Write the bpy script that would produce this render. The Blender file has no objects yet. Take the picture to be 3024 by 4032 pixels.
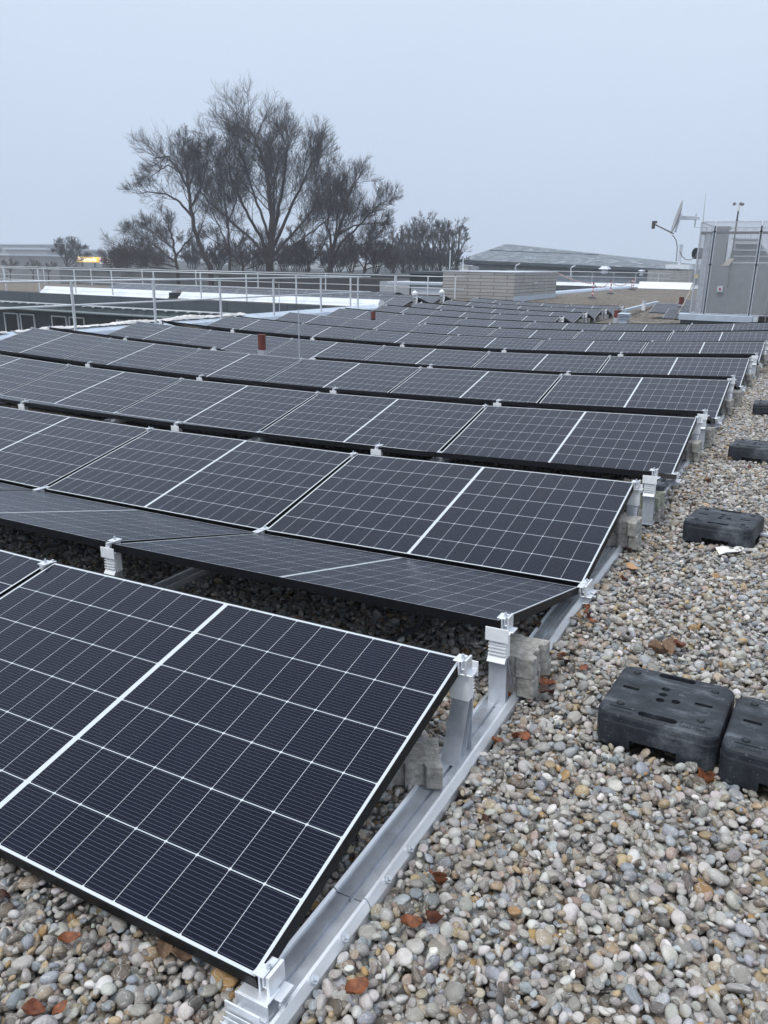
import bpy, bmesh, math, random
import numpy as np
from mathutils import Vector, Matrix
random.seed(7); RNG = np.random.default_rng(11)
S = bpy.context.scene
COL = S.collection

# ------------------------------------------------------------------ camera
CAM = np.array([0.8644, -0.94864, 1.49171]); YAW, PIT, ROL, FPX = 0.50496, 0.27777, -0.01495, 3084.64
def _rot():
    cy, sy = math.cos(YAW), math.sin(YAW)
    f = np.array([-sy*math.cos(PIT), cy*math.cos(PIT), -math.sin(PIT)])
    r = np.array([cy, sy, 0.0]); u = np.cross(r, f)
    c, s = math.cos(ROL), math.sin(ROL)
    return np.array([c*r+s*u, -s*r+c*u, f])
RC = _rot()
cd = bpy.data.cameras.new("camera"); cam = bpy.data.objects.new("camera", cd); COL.objects.link(cam)
cam.matrix_world = Matrix([[RC[0][i], RC[1][i], -RC[2][i], CAM[i]] for i in range(3)] + [[0, 0, 0, 1]])
cd.sensor_fit = 'VERTICAL'; cd.sensor_height = 36.0; cd.sensor_width = 27.0
cd.lens = 36.0*FPX/4032.0; cd.clip_start = 0.05; cd.clip_end = 3000
S.camera = cam

# ------------------------------------------------------------------ sky, sun, exposure
SUN_EL, SUN_AZ = math.radians(58), math.radians(200)
w = bpy.data.worlds.new("World"); S.world = w; w.use_nodes = True
nt = w.node_tree; nt.nodes.clear()
out = nt.nodes.new('ShaderNodeOutputWorld'); bg = nt.nodes.new('ShaderNodeBackground')
sky = nt.nodes.new('ShaderNodeTexSky'); sky.sky_type = 'NISHITA'; sky.sun_disc = False
sky.sun_elevation = SUN_EL; sky.sun_rotation = SUN_AZ; sky.air_density = 1.5; sky.dust_density = 4
tc = nt.nodes.new('ShaderNodeTexCoord'); sep = nt.nodes.new('ShaderNodeSeparateXYZ')
ramp = nt.nodes.new('ShaderNodeValToRGB')
nz = nt.nodes.new('ShaderNodeTexNoise'); nz.inputs['Scale'].default_value = 1.3; nz.inputs['Detail'].default_value = 4
mp = nt.nodes.new('ShaderNodeMapping'); mp.inputs['Scale'].default_value = (1, 1, 2.5)
nt.links.new(tc.outputs['Generated'], mp.inputs['Vector']); nt.links.new(mp.outputs[0], nz.inputs['Vector'])
ad = nt.nodes.new('ShaderNodeMath'); ad.operation = 'MULTIPLY_ADD'; ad.inputs[1].default_value = .22
nt.links.new(nz.outputs['Fac'], ad.inputs[0])
nt.links.new(tc.outputs['Generated'], sep.inputs[0]); nt.links.new(sep.outputs['Z'], ad.inputs[2])
nt.links.new(ad.outputs[0], ramp.inputs[0])
el = ramp.color_ramp.elements
SKYV = 10.0            # the overcast layer, in the same (physically bright) units as the sky texture
el[0].position = 0.02; el[0].color = (.475, .56, .685, 1)
el[1].position = 1.0; el[1].color = (1.15, 1.22, 1.32, 1)
e = el.new(.20); e.color = (.48, .575, .72, 1)
e = el.new(.42); e.color = (.58, .665, .80, 1)
sc_ = nt.nodes.new('ShaderNodeVectorMath'); sc_.operation = 'SCALE'; sc_.inputs['Scale'].default_value = SKYV
nt.links.new(ramp.outputs[0], sc_.inputs[0])
mx = nt.nodes.new('ShaderNodeMix'); mx.data_type = 'RGBA'; mx.inputs['Factor'].default_value = .94
nt.links.new(sky.outputs[0], mx.inputs[6]); nt.links.new(sc_.outputs[0], mx.inputs[7])
nt.links.new(mx.outputs[2], bg.inputs[0]); bg.inputs[1].default_value = 0.10
nt.links.new(bg.outputs[0], out.inputs[0])
sl = bpy.data.lights.new("sun", 'SUN'); sl.energy = 1.15; sl.angle = math.radians(16); sl.color = (1, .97, .93)
sun = bpy.data.objects.new("sun", sl); COL.objects.link(sun)
sd = Vector((math.sin(SUN_AZ)*math.cos(SUN_EL), math.cos(SUN_AZ)*math.cos(SUN_EL), math.sin(SUN_EL)))
sun.rotation_euler = sd.to_track_quat('Z', 'Y').to_euler()
S.view_settings.view_transform = 'Standard'; S.view_settings.look = 'None'
S.view_settings.exposure = 0.30; S.view_settings.gamma = 1; S.view_settings.use_curve_mapping = False
S.cycles.use_denoising = True
S.cycles.max_bounces = 8; S.cycles.volume_bounces = 1; S.cycles.transparent_max_bounces = 12

# ------------------------------------------------------------------ frames: array frame (world) and plumb frame "g" (level roofs, true verticals)
_a, _b = .012, .04
RG = np.array([[math.cos(_b), 0, math.sin(_b)], [0, 1, 0], [-math.sin(_b), 0, math.cos(_b)]]) @ \
     np.array([[1, 0, 0], [0, math.cos(_a), -math.sin(_a)], [0, math.sin(_a), math.cos(_a)]])
CG = RG.T @ CAM
RGM = Matrix([list(map(float, RG[i])) for i in range(3)]).to_4x4()
def W(g): return Vector(map(float, RG @ np.array(g, float)))
def ray(px, py): return RC.T @ np.array([(px-1512)/FPX, -(py-2016)/FPX, 1.0])
def at(px, py, ax, v):            # a point seen in the photo, on the plane g[ax] = v
    d = RG.T @ ray(px, py); t = (v-CG[ax])/d[ax]; return CG+t*d
def wz(px, py, z):                # ... on the array-frame plane z
    d = ray(px, py); t = (z-CAM[2])/d[2]; return CAM+t*d
def proj(X):
    c = RC @ (np.asarray(X, float)-CAM); return 1512+FPX*c[0]/c[2], 2016-FPX*c[1]/c[2], c[2]
TH, H0, G1, G2 = .23397, .1, .34764, .02816
SB = (.49795, .40561, .45162, .07251, -.11858, .2075); LS = 1.94947
DY = [0.0, 0.069, 0.047, 0.057, -0.055, -0.04, -0.09, -0.094, -0.108, -0.134, 0.164, 0.114, 0.054, 0.05, 0.0, 0.02, 0.0, -0.002, 0.0, -0.012, 0.0, -0.021, 0.0, -0.018, 0]
DZ = [0.0, -0.007, -0.015, -0.009, 0.002, -0.01, -0.005, 0.015, 0.012, 0.014, 0.006, 0.007, -0.002, -0.002, 0.0, -0.001, 0.0, 0.0, 0.0, -0.01, 0.0, -0.001, 0.0, 0.005, 0]
DX = [0.0, -0.025, -0.026, -0.016, 0.03, -0.004, 0.002, 0.004, -0.019, 0.001, 0.015, 0.01, 0.037, 0.029, 0.0, -0.0, 0.0, 0.009, 0.0, -0.005, 0.0, -0.025, 0.0, -0.017, 0.0]
PW = 1.134; CW, CH = PW*math.cos(TH), PW*math.sin(TH); PITCH = 2*CW+G1+G2
def surf(x, y):
    b, d, e_, c3, y3, xxy = SB; X = x/10; Y = y/20
    return b*X*X+d*Y*Y+e_*X*Y+c3*X**3+y3*Y**3+xxy*X*X*Y
def zroof(x, y):                  # height of the gravel
    s = surf(max(x, -12.5), min(max(y, -3), 32)); gz = -.04*x*1.0+.012*y-.04
    if x < -11: s -= 0
    t = min(max((y-26)/12, 0), 1); return s*(1-t)+gz*t
def geo(r, s, v):                 # point of row r, seam s (0 = right end), v = 0 low edge .. 1 high edge
    k = (r-1)//2
    y = k*PITCH+(v*CW if r % 2 else CW+G1+(1-v)*CW)+DYR(r)
    x = -s*LS+DXR(r)
    return Vector((x, y, H0+v*CH+surf(x, y)+DZR(r)))
def DYR(r): return DY[r] if r < 24 else DY[23]
def DZR(r): return DZ[r] if r < 24 else DZ[23]
def DXR(r): return DX[r] if r < 25 else 0

# ------------------------------------------------------------------ node + material helpers
class NT:
    def __init__(s, name):
        s.m = bpy.data.materials.new(name); s.m.use_nodes = True; s.t = s.m.node_tree
        s.b = s.t.nodes['Principled BSDF']; s.o = s.t.nodes['Material Output']
    def n(s, t, **k):
        x = s.t.nodes.new(t)
        for a, v in k.items(): setattr(x, a, v)
        return x
    def l(s, a, b): s.t.links.new(a, b)
    def put(s, sock, v):
        if hasattr(v, 'is_linked') or hasattr(v, 'links'): s.l(v, sock)
        else: sock.default_value = v
    def m_(s, op, a, b=0.0, c=0.0):
        x = s.n('ShaderNodeMath', operation=op)
        for i, v in enumerate((a, b, c)): s.put(x.inputs[i], v)
        return x.outputs[0]
    def mix(s, f, a, b):
        x = s.n('ShaderNodeMix', data_type='RGBA'); s.put(x.inputs[0], f)
        for i, v in ((6, a), (7, b)):
            s.put(x.inputs[i], v if not isinstance(v, tuple) else (*v, 1)[:4])
        return x.outputs[2]
    def noise(s, scale, detail=4, rough=.6, vec=None, sc3=None):
        x = s.n('ShaderNodeTexNoise'); x.inputs['Scale'].default_value = scale; x.inputs['Detail'].default_value = detail
        x.inputs['Roughness'].default_value = rough
        if vec is None: vec = s.n('ShaderNodeTexCoord').outputs['Object']
        if sc3:
            mpn = s.n('ShaderNodeMapping'); mpn.inputs['Scale'].default_value = sc3; s.l(vec, mpn.inputs[0]); vec = mpn.outputs[0]
        s.l(vec, x.inputs['Vector']); return x.outputs['Fac']
    def ramp(s, f, stops):
        x = s.n('ShaderNodeValToRGB'); s.l(f, x.inputs[0]); e = x.color_ramp.elements
        e[0].position, e[0].color = stops[0][0], (*stops[0][1], 1); e[1].position, e[1].color = stops[-1][0], (*stops[-1][1], 1)
        for p_, c_ in stops[1:-1]:
            q = e.new(p_); q.color = (*c_, 1)
        return x.outputs[0]
    def bump(s, h, strength=.3, dist=.01):
        x = s.n('ShaderNodeBump'); x.inputs['Strength'].default_value = strength; x.inputs['Distance'].default_value = dist
        s.l(h, x.inputs['Height']); s.l(x.outputs[0], s.b.inputs['Normal'])
MAT = {}
def mat(name, col, rough=.5, metal=0.0, var=.12, vs=6, bump=0, bs=60, col2=None, sc3=None, spec=.5):
    if name in MAT: return MAT[name]
    n = NT(name); c2 = col2 or tuple(c*(1-var*2.2) for c in col)
    f = n.noise(vs, 5, .65, sc3=sc3)
    f = n.ramp(f, [(.3, (0, 0, 0)), (.7, (1, 1, 1))])
    n.l(n.mix(f, c2, tuple(min(1, c*(1+var*.5)) for c in col)), n.b.inputs['Base Color'])
    n.b.inputs['Metallic'].default_value = metal
    n.l(n.m_('MULTIPLY_ADD', f, .12, rough-.06), n.b.inputs['Roughness'])
    n.b.inputs['Specular IOR Level'].default_value = spec
    if bump: n.bump(n.noise(bs, 4), bump, .004)
    MAT[name] = n.m; return n.m

ALU = mat('aluminium', (.80, .83, .87), .36, .45, .10, 14, .05, 120, sc3=(1, .12, 1))
ALU2 = mat('aluminium_cast', (.84, .86, .88), .45, .0, .04, 30)
ALUD = mat('aluminium_dull', (.69, .73, .79), .38, .55, .14, 9, .05, 90)
GALV = mat('galvanised_steel', (.66, .70, .75), .45, .55, .12, 25)
BLACKF = mat('black_anodised', (.006, .0065, .008), .42, .0, .2, 30, spec=.12)
RUB = None
CONC = mat('concrete_paver', (.40, .39, .365), .95, 0, .28, 38, 1.0, 130, col2=(.17, .165, .145))
CONCG = mat('concrete_paver_mossy', (.34, .35, .29), .95, 0, .28, 20, 1.0, 220, col2=(.15, .18, .12))
SHEET = mat('white_coated_sheet', (.80, .84, .88), .35, 0, .05, 2)
FLASH = mat('zinc_flashing', (.50, .58, .68), .42, .25, .08, 3)
FASC = mat('slate_grey_fascia', (.075, .092, .105), .5, 0, .12, 1.2)
FASD = mat('dark_facade', (.022, .030, .034), .5, 0, .2, 2)
STEEL = mat('railing_aluminium', (.66, .69, .72), .38, .2, .06, 12)
REDB = mat('red_brown_plastic', (.16, .035, .024), .6, 0, .2, 14)
WHITE = mat('white_plastic', (.78, .79, .80), .5, 0, .05, 10)
REDP = mat('red_paint', (.42, .06, .05), .5, 0, .1, 10)
CONDUIT = mat('conduit_plastic', (.055, .062, .075), .35, 0, .2, 20)
CABLEG = mat('grey_cable', (.22, .23, .24), .6, 0, .1, 20)
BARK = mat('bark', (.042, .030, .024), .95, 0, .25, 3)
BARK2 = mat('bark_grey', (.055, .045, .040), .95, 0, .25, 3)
GLASSD = mat('dark_window_glass', (.01, .012, .015), .1, 0, .1, 1)

def solar_mat():
    n = NT('solar_glass'); uv = n.n('ShaderNodeUVMap').outputs[0]
    sp = n.n('ShaderNodeSeparateXYZ'); n.l(uv, sp.inputs[0]); x, y = sp.outputs[0], sp.outputs[1]
    L, BX, CG_ = LS-.0245, .0135, .018
    half = (L-2*BX-CG_)/2; px = half/9; py = (PW-.024)/6
    # mirror about the middle bar, so both halves share one formula
    xm = n.m_('SUBTRACT', n.m_('ABSOLUTE', n.m_('SUBTRACT', x, L/2)), CG_/2)      # 0 .. half
    ym = n.m_('SUBTRACT', y, .012)
    inx = n.m_('MULTIPLY', n.m_('GREATER_THAN', xm, 0), n.m_('LESS_THAN', xm, half))
    iny = n.m_('MULTIPLY', n.m_('GREATER_THAN', ym, 0), n.m_('LESS_THAN', ym, py*6))
    dx = n.m_('PINGPONG', xm, px/2); dx0 = n.m_('ABSOLUTE', n.m_('SUBTRACT', n.m_('MODULO', n.m_('ADD', xm, px/2), px), px/2))
    dy0 = n.m_('ABSOLUTE', n.m_('SUBTRACT', n.m_('MODULO', n.m_('ADD', ym, py/2), py), py/2))
    colg = n.m_('LESS_THAN', dx0, .0007); rowg = n.m_('LESS_THAN', dy0, .0013)
    dia = n.m_('LESS_THAN', n.m_('ADD', dx0, dy0), .0055)
    grid = n.m_('MAXIMUM', n.m_('MAXIMUM', colg, rowg), dia)
    out_ = n.m_('SUBTRACT', 1.0, n.m_('MULTIPLY', inx, iny))
    white = n.m_('MAXIMUM', grid, out_)
    bp = py/16; db = n.m_('ABSOLUTE', n.m_('SUBTRACT', n.m_('MODULO', ym, bp), bp/2))
    bus = n.m_('LESS_THAN', db, .00034)
    wv = n.n('ShaderNodeTexWhiteNoise', noise_dimensions='2D')
    cv = n.n('ShaderNodeCombineXYZ'); n.l(n.m_('FLOOR', n.m_('DIVIDE', xm, px)), cv.inputs[0]); n.l(n.m_('FLOOR', n.m_('DIVIDE', ym, py)), cv.inputs[1])
    n.l(cv.outputs[0], wv.inputs['Vector'])
    tco = n.n('ShaderNodeTexCoord').outputs['Object']
    oi = n.n('ShaderNodeObjectInfo')
    off = n.n('ShaderNodeVectorMath', operation='ADD'); n.l(tco, off.inputs[0])
    o3 = n.n('ShaderNodeVectorMath', operation='SCALE'); n.l(oi.outputs['Location'], o3.inputs[0]); o3.inputs['Scale'].default_value = 3.7
    n.l(o3.outputs[0], off.inputs[1]); vec = off.outputs[0]
    cell = n.mix(wv.outputs['Value'], (.0010, .0024, .0105), (.0016, .0032, .0138))
    cell = n.mix(n.m_('MULTIPLY', bus, .60), cell, (.19, .22, .31))
    # dew drops and dust on the glass
    vo = n.n('ShaderNodeTexVoronoi'); vo.inputs['Scale'].default_value = 210; n.l(vec, vo.inputs['Vector'])
    big = n.noise(2.2, 5, .6, vec=vec, sc3=(1.6, .35, 1)); mid = n.noise(11, 4, .6, vec=vec)
    thr = n.m_('MULTIPLY_ADD', mid, .32, .02)
    dew = n.m_('MULTIPLY', n.m_('LESS_THAN', vo.outputs['Distance'], thr), .016)
    dust = n.m_('MULTIPLY', n.m_('SUBTRACT', big, .45), .016)
    base = n.mix(white, cell, (.56, .60, .63))
    base = n.mix(n.m_('MAXIMUM', n.m_('ADD', dew, dust), 0.0), base, (.55, .60, .70))
    n.l(base, n.b.inputs['Base Color'])
    n.b.inputs['Roughness'].default_value = .45; n.b.inputs['Specular IOR Level'].default_value = .0
    n.b.inputs['Sheen Weight'].default_value = .085; n.b.inputs['Sheen Roughness'].default_value = .35; n.b.inputs['Sheen Tint'].default_value = (.85, .9, 1, 1)
    n.b.inputs['Coat Weight'].default_value = 1.0; n.b.inputs['Coat IOR'].default_value = 1.245
    n.l(n.m_('MULTIPLY_ADD', big, .30, .05), n.b.inputs['Coat Roughness'])
    return n.m
SOLAR = solar_mat()

def rubber_mat():
    n = NT('recycled_rubber'); f = n.noise(7, 8, .7, sc3=(1, 2.2, 1)); sp = n.noise(45, 3, .5)
    c = n.ramp(f, [(.36, (.009, .011, .015)), (.53, (.028, .033, .041)), (.68, (.11, .122, .14))])
    c = n.mix(n.m_('MULTIPLY', n.m_('GREATER_THAN', sp, .70), .45), c, (.16, .17, .19))
    n.l(c, n.b.inputs['Base Color']); n.b.inputs['Roughness'].default_value = .52; n.b.inputs['Specular IOR Level'].default_value = .3
    n.bump(n.noise(90, 5), .35, .003); return n.m
RUB = rubber_mat()
def gravel_sheet():
    n = NT('gravel_ground'); vec = n.n('ShaderNodeTexCoord').outputs['Object']
    v = n.n('ShaderNodeTexVoronoi'); v.inputs['Scale'].default_value = 30; n.l(vec, v.inputs['Vector'])
    v2 = n.n('ShaderNodeTexVoronoi'); v2.inputs['Scale'].default_value = 11; n.l(vec, v2.inputs['Vector'])
    sp = n.n('ShaderNodeSeparateColor'); n.l(v.outputs['Color'], sp.inputs[0])
    c = n.ramp(sp.outputs[0], [(0, (.10, .085, .07)), (.3, (.19, .17, .145)), (.6, (.28, .255, .225)), (.85, (.38, .36, .33)), (1, (.22, .15, .10))])
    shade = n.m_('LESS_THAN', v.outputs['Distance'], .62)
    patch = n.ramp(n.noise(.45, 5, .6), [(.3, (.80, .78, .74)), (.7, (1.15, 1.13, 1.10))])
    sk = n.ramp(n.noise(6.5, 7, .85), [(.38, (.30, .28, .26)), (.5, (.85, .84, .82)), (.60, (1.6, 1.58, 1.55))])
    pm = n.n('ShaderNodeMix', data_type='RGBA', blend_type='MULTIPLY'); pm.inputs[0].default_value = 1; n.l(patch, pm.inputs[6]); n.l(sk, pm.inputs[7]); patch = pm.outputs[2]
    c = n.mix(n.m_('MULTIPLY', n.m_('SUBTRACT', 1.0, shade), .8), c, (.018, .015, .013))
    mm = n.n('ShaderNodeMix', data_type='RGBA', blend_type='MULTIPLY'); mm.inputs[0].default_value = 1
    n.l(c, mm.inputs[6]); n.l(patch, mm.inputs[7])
    n.l(mm.outputs[2], n.b.inputs['Base Color']); n.b.inputs['Roughness'].default_value = .9
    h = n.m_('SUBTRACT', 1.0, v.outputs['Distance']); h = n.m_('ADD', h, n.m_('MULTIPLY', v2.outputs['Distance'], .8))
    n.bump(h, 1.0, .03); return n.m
GRAV = gravel_sheet()
def pebble_mat():
    n = NT('river_pebble'); a = n.n('ShaderNodeAttribute', attribute_name='pcol', attribute_type='INSTANCER')
    t = n.n('ShaderNodeTexCoord').outputs['Object']
    lo = n.n('ShaderNodeVectorMath', operation='ADD'); n.l(t, lo.inputs[0])
    s2 = n.n('ShaderNodeVectorMath', operation='SCALE'); n.l(a.outputs['Color'], s2.inputs[0]); s2.inputs['Scale'].default_value = 37
    n.l(s2.outputs[0], lo.inputs[1])
    f = n.noise(2.2, 6, .7, vec=lo.outputs[0]); v = n.noise(1.1, 2, .5, vec=lo.outputs[0], sc3=(1, 1, 5))
    k = n.ramp(f, [(.3, (.70, .68, .66)), (.7, (1.0, 1.0, 1.0))])
    mm = n.n('ShaderNodeMix', data_type='RGBA', blend_type='MULTIPLY'); mm.inputs[0].default_value = 1
    n.l(a.outputs['Color'], mm.inputs[6]); n.l(k, mm.inputs[7])
    vein = n.m_('LESS_THAN', n.m_('ABSOLUTE', n.m_('SUBTRACT', v, .5)), .012)
    c = n.mix(n.m_('MULTIPLY', vein, .5), mm.outputs[2], (.6, .6, .58))
    n.l(c, n.b.inputs['Base Color']); n.b.inputs['Roughness'].default_value = .55
    n.bump(n.noise(6, 4, .6, vec=lo.outputs[0]), .25, .1); return n.m
PEB = pebble_mat()
def perf_mat():
    n = NT('perforated_sheet'); uv = n.n('ShaderNodeUVMap').outputs[0]
    v = n.n('ShaderNodeMapping'); n.l(uv, v.inputs[0])
    sp = n.n('ShaderNodeSeparateXYZ'); n.l(v.outputs[0], sp.inputs[0]); x, y = sp.outputs[0], sp.outputs[1]
    p = .034; q = p*.8660
    def dist(ox, oy):
        a = n.m_('SUBTRACT', n.m_('MODULO', n.m_('ADD', x, 100*p+ox), p), p/2)
        b = n.m_('SUBTRACT', n.m_('MODULO', n.m_('ADD', y, 100*2*q+oy), 2*q), q)
        return n.m_('SQRT', n.m_('ADD', n.m_('MULTIPLY', a, a), n.m_('MULTIPLY', b, b)))
    d = n.m_('MINIMUM', dist(0, 0), dist(p/2, q))
    hole = n.m_('LESS_THAN', d, .0142)
    tr = n.n('ShaderNodeBsdfTransparent'); ms = n.n('ShaderNodeMixShader')
    n.b.inputs['Base Color'].default_value = (.50, .51, .53, 1); n.b.inputs['Metallic'].default_value = .3; n.b.inputs['Roughness'].default_value = .5
    n.l(hole, ms.inputs[0]); n.l(n.b.outputs[0], ms.inputs[1]); n.l(tr.outputs[0], ms.inputs[2]); n.l(ms.outputs[0], n.o.inputs[0])
    return n.m
PERF = perf_mat()
def metal_roof_mat():
    n = NT('frosted_metal_roof'); f = n.noise(.9, 8, .75); f2 = n.noise(.12, 3, .5)
    c = n.ramp(f, [(.42, (.075, .092, .108)), (.54, (.125, .148, .17)), (.64, (.38, .41, .45))])
    n.l(c, n.b.inputs['Base Color']); n.b.inputs['Roughness'].default_value = .6; return n.m
MROOF = metal_roof_mat()
def cladding_mat():
    n = NT('long_panel_cladding'); uv = n.n('ShaderNodeUVMap').outputs[0]
    br = n.n('ShaderNodeTexBrick'); n.l(uv, br.inputs['Vector']); br.inputs['Scale'].default_value = 1
    br.inputs['Brick Width'].default_value = 1.3; br.inputs['Row Height'].default_value = .155; br.inputs['Mortar Size'].default_value = .011
    br.inputs['Color1'].default_value = (.37, .365, .355, 1); br.inputs['Color2'].default_value = (.42, .415, .405, 1); br.inputs['Mortar'].default_value = (.06, .06, .06, 1)
    f = n.noise(2, 5, .7); mm = n.n('ShaderNodeMix', data_type='RGBA', blend_type='MULTIPLY'); mm.inputs[0].default_value = 1
    n.l(br.outputs[0], mm.inputs[6]); n.l(n.ramp(f, [(.3, (.78, .78, .77)), (.7, (1, 1, 1))]), mm.inputs[7])
    n.l(mm.outputs[2], n.b.inputs['Base Color']); n.b.inputs['Roughness'].default_value = .8; return n.m
CLAD = cladding_mat()

# ------------------------------------------------------------------ object helpers
def tag(o, label=None, cat=None, group=None, kind=None):
    if label: o['label'] = label
    if cat: o['category'] = cat
    if group: o['group'] = group
    if kind: o['kind'] = kind
    return o
def empty(name, M, label, cat, group=None):
    o = bpy.data.objects.new(name, None); COL.objects.link(o); o.empty_display_size = .1
    o.matrix_world = M if isinstance(M, Matrix) else Matrix.Translation(Vector(M))
    return tag(o, label, cat, group)
def gM(p, rz=0): return Matrix.Translation(W(p)) @ RGM @ Matrix.Rotation(rz, 4, 'Z')
def gempty(name, p, label, cat, group=None, rz=0): return empty(name, gM(p, rz), label, cat, group)
class MB:
    """collects boxes, tubes, prisms in one mesh"""
    def __init__(s): s.v = []; s.f = []; s.uv = {}
    def add(s, vs, fs):
        o = len(s.v); s.v += [tuple(map(float, v)) for v in vs]; s.f += [tuple(i+o for i in f) for f in fs]; return o
    def box(s, x0, x1, y0, y1, z0, z1, M=None):
        vs = [Vector((x, y, z)) for x in (x0, x1) for y in (y0, y1) for z in (z0, z1)]
        if M is not None: vs = [M @ v for v in vs]
        s.add(vs, [(0, 1, 3, 2), (4, 6, 7, 5), (0, 4, 5, 1), (2, 3, 7, 6), (0, 2, 6, 4), (1, 5, 7, 3)]); return s
    def bar(s, a, b, wx, wz_=None, up=(0, 0, 1)):
        a, b = Vector(a), Vector(b); d = (b-a); L = d.length; d.normalize(); up = Vector(up)
        if abs(d.dot(up)) > .98: up = Vector((0, 1, 0))
        sx = d.cross(up).normalized(); sz = sx.cross(d).normalized(); wz_ = wz_ or wx
        M = Matrix([[sx[i], d[i], sz[i], a[i]] for i in range(3)]+[[0, 0, 0, 1]])
        return s.box(-wx/2, wx/2, 0, L, -wz_/2, wz_/2, M)
    def tube(s, pts, rs, n=8, caps=True):
        pts = [Vector(p) for p in pts]
        if not hasattr(rs, '__len__'): rs = [rs]*len(pts)
        rings = []; up = None
        for i, p in enumerate(pts):
            d = (pts[min(i+1, len(pts)-1)]-pts[max(i-1, 0)]).normalized()
            if up is None: up = Vector((0, 0, 1)) if abs(d.z) < .9 else Vector((1, 0, 0))
            sx = d.cross(up).normalized(); up = sx.cross(d).normalized()
            rings.append([p+(sx*math.cos(t)+up*math.sin(t))*rs[i] for t in [2*math.pi*k/n for k in range(n)]])
        vs = [v for r in rings for v in r]; fs = []
        for i in range(len(pts)-1):
            for k in range(n): fs.append((i*n+k, i*n+(k+1) % n, (i+1)*n+(k+1) % n, (i+1)*n+k))
        if caps: fs += [tuple(range(n))[::-1], tuple((len(pts)-1)*n+k for k in range(n))]
        s.add(vs, fs); return s
    def prism(s, poly, axis, a, b, M=None):     # extrude 2-D outline along an axis
        def mk(u, v, w): return {'x': (w, u, v), 'y': (u, w, v), 'z': (u, v, w)}[axis]
        n = len(poly); vs = [Vector(mk(u, v, a)) for u, v in poly]+[Vector(mk(u, v, b)) for u, v in poly]
        if M is not None: vs = [M @ v for v in vs]
        s.add(vs, [tuple(range(n)), tuple(range(2*n-1, n-1, -1))]+[(i, i+n, (i+1) % n+n, (i+1) % n) for i in range(n)]); return s
    def quad(s, a, b, c, d): s.add([a, b, c, d], [(0, 1, 2, 3)]); return s
    def mesh(s, name, m, smooth=False, uvbox=False, bevel=0, seg=2):
        me = bpy.data.meshes.new(name); me.from_pydata(s.v, [], s.f)
        bm = bmesh.new(); bm.from_mesh(me); bmesh.ops.recalc_face_normals(bm, faces=bm.faces)
        if bevel: bmesh.ops.bevel(bm, geom=[e for e in bm.edges if e.is_manifold and e.calc_face_angle(0) > .5], offset=bevel, segments=seg, affect='EDGES', profile=.6)
        if uvbox:
            ul = bm.loops.layers.uv.new('UVMap')
            for f in bm.faces:
                n = f.normal; ax = max(range(3), key=lambda i: abs(n[i]))
                for lp in f.loops:
                    c = lp.vert.co; lp[ul].uv = (c.y, c.z) if ax == 0 else (c.x, c.z) if ax == 1 else (c.x, c.y)
        bm.to_mesh(me); bm.free(); me.materials.append(m)
        if smooth: me.polygons.foreach_set('use_smooth', [True]*len(me.polygons))
        return me
    def build(s, name, m, parent=None, **k):
        return link(name, s.mesh(name, m, **k), parent)
def link(name, me, parent=None, M=None):
    o = bpy.data.objects.new(name, me); COL.objects.link(o)
    if parent: o.parent = parent
    if M is not None: o.matrix_local = M
    return o
def copy_tree(o, parent=None):
    c = o.copy(); COL.objects.link(c); c.parent = parent
    for ch in list(KIDS.get(o.name, [])) or [x for x in o.children]: copy_tree(ch, c)
    return c
KIDS = {}
ORD = ['first', 'second', 'third', 'fourth', 'fifth', 'sixth', 'seventh', 'eighth', 'ninth', 'tenth', 'eleventh', 'twelfth', 'thirteenth', 'fourteenth',
       'fifteenth', 'sixteenth', 'seventeenth', 'eighteenth', 'nineteenth', 'twentieth', 'twenty-first', 'twenty-second', 'twenty-third', 'twenty-fourth']

# ------------------------------------------------------------------ THE SETTING: roof gravel, land
def grid_sheet(name, xs, ys, zf, m):
    vs = [(x, y, zf(x, y)) for y in ys for x in xs]; n = len(xs)
    fs = [(j*n+i, j*n+i+1, (j+1)*n+i+1, (j+1)*n+i) for j in range(len(ys)-1) for i in range(n-1)]
    me = bpy.data.meshes.new(name); me.from_pydata(vs, [], fs); me.materials.append(m)
    me.polygons.foreach_set('use_smooth', [True]*len(fs)); o = bpy.data.objects.new(name, me); COL.objects.link(o); o['kind'] = 'structure'; return o
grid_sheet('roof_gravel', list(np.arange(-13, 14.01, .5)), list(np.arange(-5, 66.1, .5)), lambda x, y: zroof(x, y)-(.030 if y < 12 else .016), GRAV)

LAND = mat('grass_and_earth', (.10, .105, .085), 1, 0, .25, .05)
def gz_sheet(name, x0, x1, y0, y1, z0, z1, m, n=30):
    o = grid_sheet(name, list(np.linspace(x0, x1, n)), list(np.linspace(y0, y1, n)), lambda x, y: z0+(z1-z0)*min(1, max(0, (y-y0)/(y1-y0)))**1.3, m)
    o.matrix_world = RGM; return o
gz_sheet('ground', -900, 900, -120, 1200, -6.0, 2.0, LAND)

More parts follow.
